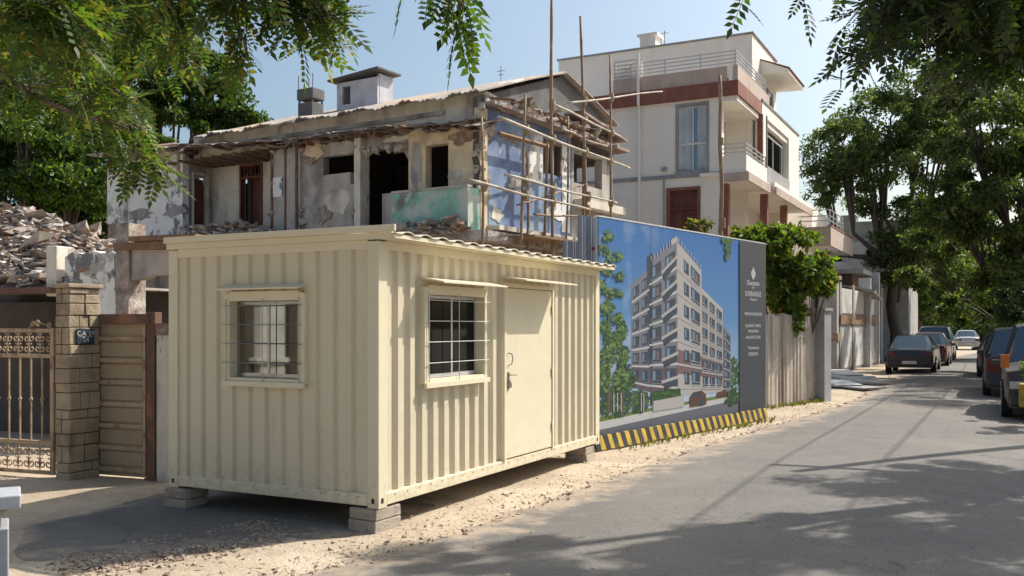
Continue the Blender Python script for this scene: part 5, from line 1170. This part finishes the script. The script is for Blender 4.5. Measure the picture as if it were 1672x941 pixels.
b = MB(); b.box(2.0, 2.12, -.95, -.80, 1.0, 1.25); b.build('indicator', 'amber_lens', tr, bevel=.01)

# ------------------------------------------------------------ vegetation
def np_mesh(name, V, nq, mat, parent=None):
    me = bpy.data.meshes.new(name); n = len(V); me.vertices.add(n); me.vertices.foreach_set('co', V.astype(np.float32).ravel())
    me.loops.add(n); me.loops.foreach_set('vertex_index', np.arange(n, dtype=np.int32)); me.polygons.add(n//4)
    me.polygons.foreach_set('loop_start', np.arange(0, n, 4, dtype=np.int32)); me.polygons.foreach_set('loop_total', np.full(n//4, 4, dtype=np.int32))
    mats = mat if isinstance(mat, (list, tuple)) else [mat]
    for m in mats: me.materials.append(M[m])
    if len(mats) > 1: me.polygons.foreach_set('material_index', rng.integers(0, len(mats), n//4).astype(np.int32))
    me.update(calc_edges=True); me.validate(); o = bpy.data.objects.new(name, me); COL.objects.link(o)
    if parent is not None: o.parent = parent
    return o
def unit(n):
    v = rng.normal(size=(n, 3)); return v/np.linalg.norm(v, axis=1, keepdims=True)
def leaf_quads(P, size, droop=.3, asp=.45):
    n = len(P); d = unit(n); d[:, 2] -= droop; d /= np.linalg.norm(d, axis=1, keepdims=True)
    s = np.cross(d, unit(n)); s /= np.linalg.norm(s, axis=1, keepdims=True); l = size*rng.uniform(.6, 1.3, (n, 1)); w_ = l*asp
    return np.stack([P, P+d*l*.5+s*w_*.5, P+d*l, P+d*l*.5-s*w_*.5], 1).reshape(-1, 3)
def tree(name, lab, base, blobs, size, mats, bark='bark', trunk_r=.2, group=None, per=3.0, dens=1.5, cat='tree', limbs=True, sub=14, trunk_top=None):
    """blobs in world coordinates (x,y,z,rx,ry,rz,n)"""
    t = thing(name, lab, cat, base, 0, group); B0 = np.array(base); pts = []; b = MB(); ctr = []
    for (x, y_, z, rx, ry, rz, n) in blobs:
        c = np.array([x, y_, z])-B0; ctr.append((c, (rx, ry, rz)))
        k = max(3, int(sub)); sc_ = unit(k)*rng.uniform(.45, 1., (k, 1))**.6*np.array([rx, ry, rz])+c
        size_ = size*.78; which = rng.integers(0, k, int(n*dens)); r = np.minimum(rx, rz)*rng.uniform(.16, .40, k)
        off = unit(len(which))*(rng.random((len(which), 1))**.45)*r[which][:, None]*np.array([1.25, 1.25, .75])
        pts.append(sc_[which]+off)
        if limbs:
            for q in sc_[:: max(1, k//6)]:
                m = (c*.6+q*.4)+rng.normal(size=3)*.1; b.tube([tuple(c*np.array([.75, .75, .6])+(0, 0, 0)), tuple(m), tuple(q)], [trunk_r*.28, trunk_r*.15, trunk_r*.05], 5, False)
    P = np.concatenate(pts); np_mesh('crown', leaf_quads(P, size*.78), 0, mats, t)
    if limbs:
        zc = min(c[0][2] for c in ctr); top = trunk_top or max(1.0, zc*.55); fk = np.array([0, 0, top])
        n = 7; b.tube([(.08*math.sin(k*1.1)*top/4, .08*math.cos(k*1.7)*top/4-.08*top/4, top*k/n) for k in range(n+1)], [trunk_r*(1.35 if k == 0 else 1)*(1-.25*k/n) for k in range(n+1)], 10)
        for c, _ in ctr:
            e = c*np.array([.75, .75, .6]); e[2] = max(e[2], top*1.02); m = (fk+e)/2+rng.normal(size=3)*.18*trunk_r/.2; b.tube([(0, 0, top*.93), tuple(m), tuple(e)], [trunk_r*.6, trunk_r*.45, trunk_r*.28], 7)
        b.build('trunk', bark, t, smooth=True)
    return t
def bl(px, py, Y, rpx, rpy, n, dY=None):
    x, yy, z = at(px, Y, py); return (x, yy, z, rpx/F*Y, (dY or rpx/F*Y), rpy/F*Y, n)
def base_of(px, Y): return (*at(px, Y), 0)
# left background trees behind the ruin
g_ = 'trees behind the demolished house'
tree('leafy_tree', 'tall dense tree rising behind the left end of the ruined house', base_of(300, 36), [bl(200, 120, 36, 120, 80, 12000), bl(320, 150, 36, 80, 66, 9000), bl(385, 200, 36, 44, 30, 3600), bl(270, 215, 35, 120, 44, 8000), bl(250, 60, 36, 70, 50, 5000)], .26, ['leaf_dark', 'leaf_mid'], group=g_, trunk_r=.3, sub=40)
tree('leafy_tree', 'bright green tree at the far left above the rubble heap', base_of(60, 30), [bl(30, 230, 30, 120, 95, 14000), bl(125, 265, 30, 85, 80, 11000), bl(50, 120, 31, 120, 90, 11000)], .24, ['leaf_mid', 'leaf_bright', 'leaf_dark'], group=g_, trunk_r=.28, sub=40)
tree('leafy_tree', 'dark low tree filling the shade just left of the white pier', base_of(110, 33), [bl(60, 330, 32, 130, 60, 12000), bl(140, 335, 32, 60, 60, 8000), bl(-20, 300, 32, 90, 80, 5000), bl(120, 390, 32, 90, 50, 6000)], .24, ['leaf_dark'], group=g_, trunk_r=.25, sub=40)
# street trees down the road
g_ = 'street trees along the road'
t_ = thing  # noqa
tree('street_tree', 'large spreading tree with dark forked trunk left of the road', base_of(1458, 47), [bl(1372, 240, 46, 60, 50, 4200), bl(1345, 300, 46, 34, 34, 1600), bl(1440, 200, 47, 70, 60, 5600), bl(1430, 290, 47, 76, 60, 4800), bl(1500, 150, 48, 70, 50, 4600), bl(1520, 250, 47, 65, 70, 5000), bl(1500, 370, 46, 60, 60, 6000), bl(1470, 430, 47, 50, 50, 3500), bl(1570, 200, 48, 60, 70, 5000)], .26, ['leaf_street', 'leaf_street', 'leaf_dark'], 'bark_dark', .30, g_, sub=34, trunk_top=5.0)
tree('street_tree', 'dense tree closing the left side of the road beyond the parked cars', base_of(1500, 62), [bl(1490, 450, 60, 55, 60, 6500), bl(1530, 470, 62, 50, 60, 6000), bl(1470, 500, 60, 26, 26, 1500), bl(1560, 380, 64, 60, 90, 6500)], .34, ['leaf_street', 'leaf_mid', 'leaf_dark'], 'bark_dark', .35, g_, sub=20)
tree('street_tree', 'dark tree leaning over the road from its right side', base_of(1760, 33), [bl(1610, 220, 33, 90, 70, 5500), bl(1650, 330, 33, 90, 70, 6500), bl(1600, 410, 34, 70, 60, 4500), bl(1680, 440, 33, 70, 60, 5000), bl(1740, 200, 33, 80, 90, 3500), bl(1690, 480, 30, 60, 60, 5000), bl(1570, 140, 34, 60, 50, 4500), bl(1655, 140, 35, 55, 60, 6000), bl(1660, 250, 34, 50, 60, 5000), bl(1560, 330, 34, 60, 60, 5000), bl(1610, 490, 36, 70, 50, 6000), bl(1530, 430, 40, 60, 60, 6000)], .22, ['leaf_street', 'leaf_street', 'leaf_dark'], 'bark_dark', .20, g_, sub=20)
tree('street_tree', 'shady tree on the right of the road behind the leaning one', base_of(1700, 50), [bl(1590, 470, 50, 55, 45, 5000), bl(1650, 490, 50, 60, 50, 5000), bl(1620, 380, 50, 90, 70, 7000), bl(1700, 420, 50, 80, 90, 4000)], .3, ['leaf_dark', 'leaf_street'], 'bark_dark', .35, g_, sub=20)
tree('street_tree', 'distant tree closing the end of the road', base_of(1560, 105), [bl(1540, 500, 105, 60, 50, 5000), bl(1620, 500, 105, 60, 55, 5000), bl(1590, 540, 108, 60, 26, 3000), bl(1500, 530, 108, 40, 30, 2000), bl(1660, 530, 100, 50, 40, 2500)], .55, ['leaf_dark', 'leaf_street'], 'bark_dark', .5, g_, sub=20)
tree('street_tree', 'near right tree whose boughs hang into the upper right corner', (12.2, 13.4, 0), [(11.2, 12.4, 6.6, 2.1, 2.1, 1.2, 9000), (7.9, 11.7, 8.8, 1.8, 1.0, .8, 9500), (9.6, 11.4, 8.1, 1.9, 1.3, .9, 11500), (11.0, 14.0, 7.2, 1.7, 1.7, 1.1, 9500), (16.4, 24.5, 6.6, 2.4, 2.6, 1.5, 9000), (18.2, 28.5, 6.8, 2.8, 3.2, 1.7, 9000), (9.6, 10.0, 6.2, 1.6, 1.5, .9, 9000)], .13, ['leaf_dark', 'leaf_street'], 'bark_dark', .30, g_, sub=26, trunk_top=3.6)
tree('roadside_bush', 'low green bush beside the parked cars left of the road', base_of(1462, 50), [bl(1458, 540, 50, 24, 22, 1800), bl(1440, 555, 50, 12, 12, 500)], .2, ['leaf_mid', 'leaf_bright'], trunk_r=.08, cat='bush', sub=8)
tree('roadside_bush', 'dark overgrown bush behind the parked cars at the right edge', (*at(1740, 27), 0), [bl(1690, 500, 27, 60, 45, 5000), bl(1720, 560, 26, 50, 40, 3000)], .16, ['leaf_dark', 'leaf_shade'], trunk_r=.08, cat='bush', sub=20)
tree('roadside_bush', 'green bush in front of the olive jeep at right edge', (9.55, 16.7, 0), [(9.35, 16.5, 1.45, .55, .5, .5, 1700), (9.6, 16.6, .95, .5, .5, .4, 900)], .085, ['leaf_mid', 'leaf_bright'], trunk_r=.04, cat='bush', sub=10, trunk_top=.5)
tree('leafy_shrub', 'bright leafy shrub spilling over the streaked concrete fence', base_of(1285, 22.5), [bl(1275, 405, 22, 70, 38, 2500), bl(1235, 392, 22.2, 45, 22, 1200), bl(1310, 450, 21.8, 50, 38, 1900), bl(1275, 468, 21.6, 34, 44, 1400), bl(1342, 468, 22, 22, 14, 330), bl(1298, 520, 21.5, 15, 28, 320)], .22, ['leaf_mid', 'leaf_bright', 'leaf_olive'], trunk_r=.05, cat='shrub', sub=34)
tree('potted_plant', 'thin pale plant peeping over the hoarding below the maroon window', base_of(1140, 21), [bl(1130, 365, 21, 10, 12, 60), bl(1152, 362, 21, 9, 12, 60), bl(1140, 380, 21, 20, 8, 60)], .16, ['leaf_olive', 'leaf_mid'], trunk_r=.03, cat='plant', sub=6)

# near overhanging pinnate branches
def pinnate(L=.24, n=6, ll=.078, w_=.034):
    q = []
    for k in range(n):
        x = L*(k+1)/(n+.5); s_ = ll*(1-.35*abs(k/n-.45)*2)
        for sg in (1, -1):
            d = np.array([.55, .83*sg, -.12]); d /= np.linalg.norm(d); sd = np.array([-d[1], d[0], .0])
            p = np.array([x, 0, -.25*x*x/L]); q += [p, p+d*s_*.45+sd*w_*.5, p+d*s_, p+d*s_*.45-sd*w_*.5]
    p = np.array([L, 0, -.25*L]); d = np.array([1, 0, -.3]); q += [p, p+d*ll*.4+(0, w_*.5, 0), p+d*ll, p+d*ll*.4-(0, w_*.5, 0)]
    r = .0022   # rachis
    q += [np.array([0, -r, 0]), np.array([L, -r, -.25*L]), np.array([L, r, -.25*L]), np.array([0, r, 0])]
    return np.array(q)
def spray(name, lab, base, limb_list, mats, tr=.2, leaf_scale=1., nleaf=26, twigs=9, droop=.5, group=None, tlen=.8):
    t = thing(name, lab, 'tree', base, 0, group); B0 = np.array(base, float); b = MB(); T = pinnate(); allq = []
    for li in limb_list:
        pts = [np.array(p, float)-B0 for p in li['p']]; n = len(pts); r0 = li.get('r', .05)
        b.tube([tuple(p) for p in pts], [r0*(1-.85*k/(n-1)) for k in range(n)], 7)
        tw = li.get('tw', twigs); st = li.get('start', 1)
        for k in range(tw):
            f = st+(n-1-st)*(k+rng.random()*.9)/tw; i = min(int(f), n-2); p0 = pts[i]+(pts[i+1]-pts[i])*(f-i)
            ax_ = pts[i+1]-pts[i]; ax_ /= np.linalg.norm(ax_); d = unit(1)[0]*.9+ax_*.9; d[2] -= droop*rng.random(); d /= np.linalg.norm(d); Lt = tlen*rng.uniform(.5, 1.15)*li.get('tl', 1)
            m = p0+d*Lt*.5+(0, 0, .03); e = p0+d*Lt-np.array([0, 0, .18*Lt]); b.tube([tuple(p0), tuple(m), tuple(e)], [.010, .006, .003], 4)
            for _ in range(int(nleaf*Lt/tlen)):
                s_ = rng.random()**.7; q0 = (p0+(m-p0)*2*s_) if s_ < .5 else (m+(e-m)*(2*s_-1)); dd = d*.5+unit(1)[0]; dd[2] -= droop; dd /= np.linalg.norm(dd)
                up = unit(1)[0]*.5+np.array([0, 0, 1.]); sd = np.cross(up, dd); sd /= np.linalg.norm(sd)+1e-9; u_ = np.cross(dd, sd); sc_ = leaf_scale*rng.uniform(.6, 1.25)
                allq.append((T*sc_)@np.stack([dd, sd, u_])+q0)
    np_mesh('foliage', np.concatenate(allq), 0, mats, t)
    z1 = li['p'][0][2] if limb_list else 3
    f0 = limb_list[0]['p'][0]; b.tube([(0, 0, -.1), (.1, .05, B0[2]+1.5), (.05, 0, 3.), tuple(np.array(f0)-B0)], [tr*1.3, tr, tr*.85, tr*.5], 10)
    b.build('trunk', 'bark', t, smooth=True); return t
def Pt(px, py, Y): return at(px, Y, py)
root = (-7.2, 6.0, 3.6)
LL = []
def limb(a, *pts, **k): LL.append(dict(p=[a]+list(pts), **k))
limb(root, Pt(-60, 30, 7), Pt(80, 10, 7), Pt(200, 0, 7), Pt(300, 0, 7), r=.06, tw=44)
limb(root, Pt(-40, -60, 6), Pt(150, -50, 6), Pt(330, -50, 6), Pt(440, -35, 6), Pt(510, -15, 6), r=.06, tw=38)
limb(root, Pt(-40, 130, 8), Pt(60, 140, 8), Pt(130, 150, 8), Pt(180, 150, 8), Pt(215, 160, 8.2), r=.04, tw=20, tl=.7)
limb(root, Pt(-60, 120, 8), Pt(60, 70, 8.5), Pt(160, 60, 9), Pt(250, 50, 9), Pt(300, 75, 9), r=.05, tw=28, tl=.7)
limb(root, Pt(0, 120, 7), Pt(60, 160, 7), Pt(130, 190, 7), Pt(180, 200, 7.2), Pt(210, 225, 7.4), Pt(225, 262, 7.4), r=.03, tw=24, tl=.6)
limb(root, Pt(-60, -60, 5), Pt(30, 0, 5), Pt(90, 20, 5), r=.05, tw=20)
limb(Pt(330, -50, 6), Pt(390, -15, 6), Pt(430, 0, 6), Pt(470, 15, 6), r=.02, tw=12, start=0, tl=.7)
spray('overhanging_tree', 'near feathery leaved tree hanging over the upper left corner', (-7.4, 5.6, 0), LL, ['leaf_mid', 'leaf_dark', 'leaf_mid', 'leaf_olive'], nleaf=11, tlen=.48, droop=.15)
LL = []
limb((.2, 4.2, 6.4), Pt(560, -120, 5), Pt(650, -60, 5), Pt(720, -45, 5), Pt(760, -30, 5), r=.03, tw=7, tl=.4, start=2)
limb(Pt(650, -60, 5), Pt(700, -50, 5), Pt(740, -10, 5), Pt(762, 15, 5), r=.012, tw=4, tl=.3, start=2)
LR = []
LL2 = LL; LL = []
root = (5.6, 5.2, 4.6)
limb(root, Pt(1740, 30, 6.5), Pt(1660, 20, 6.5), Pt(1580, 10, 6.5), Pt(1510, 10, 6.5), r=.04, tw=52, tl=.8)
limb(root, Pt(1740, -50, 6), Pt(1620, -45, 6), Pt(1530, -45, 6), Pt(1460, -30, 6), r=.04, tw=44, tl=.8)
limb(root, Pt(1740, 90, 7), Pt(1690, 75, 7), Pt(1640, 70, 7), Pt(1590, 60, 7), r=.04, tw=30, tl=.7)
limb(Pt(1600, 60, 6.5), Pt(1500, 50, 6.5), Pt(1450, 62, 6.5), Pt(1410, 85, 6.5), Pt(1372, 118, 6.5), r=.008, tw=8, start=1, tl=.3)
limb(Pt(1520, -20, 6), Pt(1400, -25, 6), Pt(1300, -30, 6), Pt(1195, -28, 6), r=.01, tw=7, tl=.3)
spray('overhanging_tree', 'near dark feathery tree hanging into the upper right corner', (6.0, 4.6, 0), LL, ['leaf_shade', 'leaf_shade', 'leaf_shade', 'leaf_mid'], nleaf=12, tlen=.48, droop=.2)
LL = LL2
spray('overhanging_tree', 'small feathery sprig dangling from the top of the picture', (.6, -3.0, 0), LL, ['leaf_dark', 'leaf_mid'], nleaf=9, tlen=.5, droop=.7)

# ------------------------------------------------------------ utility pole and wires on the right verge
up = thing('utility_pole', 'concrete utility pole with cross arm standing right of the road', 'pole', (10.1, 15.3, 0), CA)
b = MB(); b.tube([(0, 0, -.1), (0, 0, 8.1)], [.15, .09], 10); b.build('shaft', 'concrete', up, smooth=True)
b = MB(); b.box(-.04, .04, -.7, .7, 7.5, 7.58); b.build('cross_arm', 'rust_steel', up)
for k in (-.6, .6):
    b = MB(); b.tube([(0, k, 7.58), (0, k, 7.64), (0, k, 7.70)], [.03, .045, .02], 8); b.build('insulator', 'white_paint', up)
for k in (-.6, .6):
    b = MB(); o0 = Vector((10.1, 15.3, 0)); d = Vector((.458, .889, 0)); nrm = Vector((-.889, .458, 0))
    for s0, s1 in ((-32, 0), (0, 42)):
        pts = []
        for i in range(25):
            t = i/24; s_ = s0+(s1-s0)*t; p = o0+d*s_+nrm*k; pts.append((p.x, p.y, 7.7-1.6*t*(1-t)))
        b.tube(pts, .016, 5)
    tag(b.build('overhead_wire', 'rubber'), 'black overhead wire on the road side of the pole' if k > 0 else 'black overhead wire on the far side of the pole', 'wire', 'overhead wires')
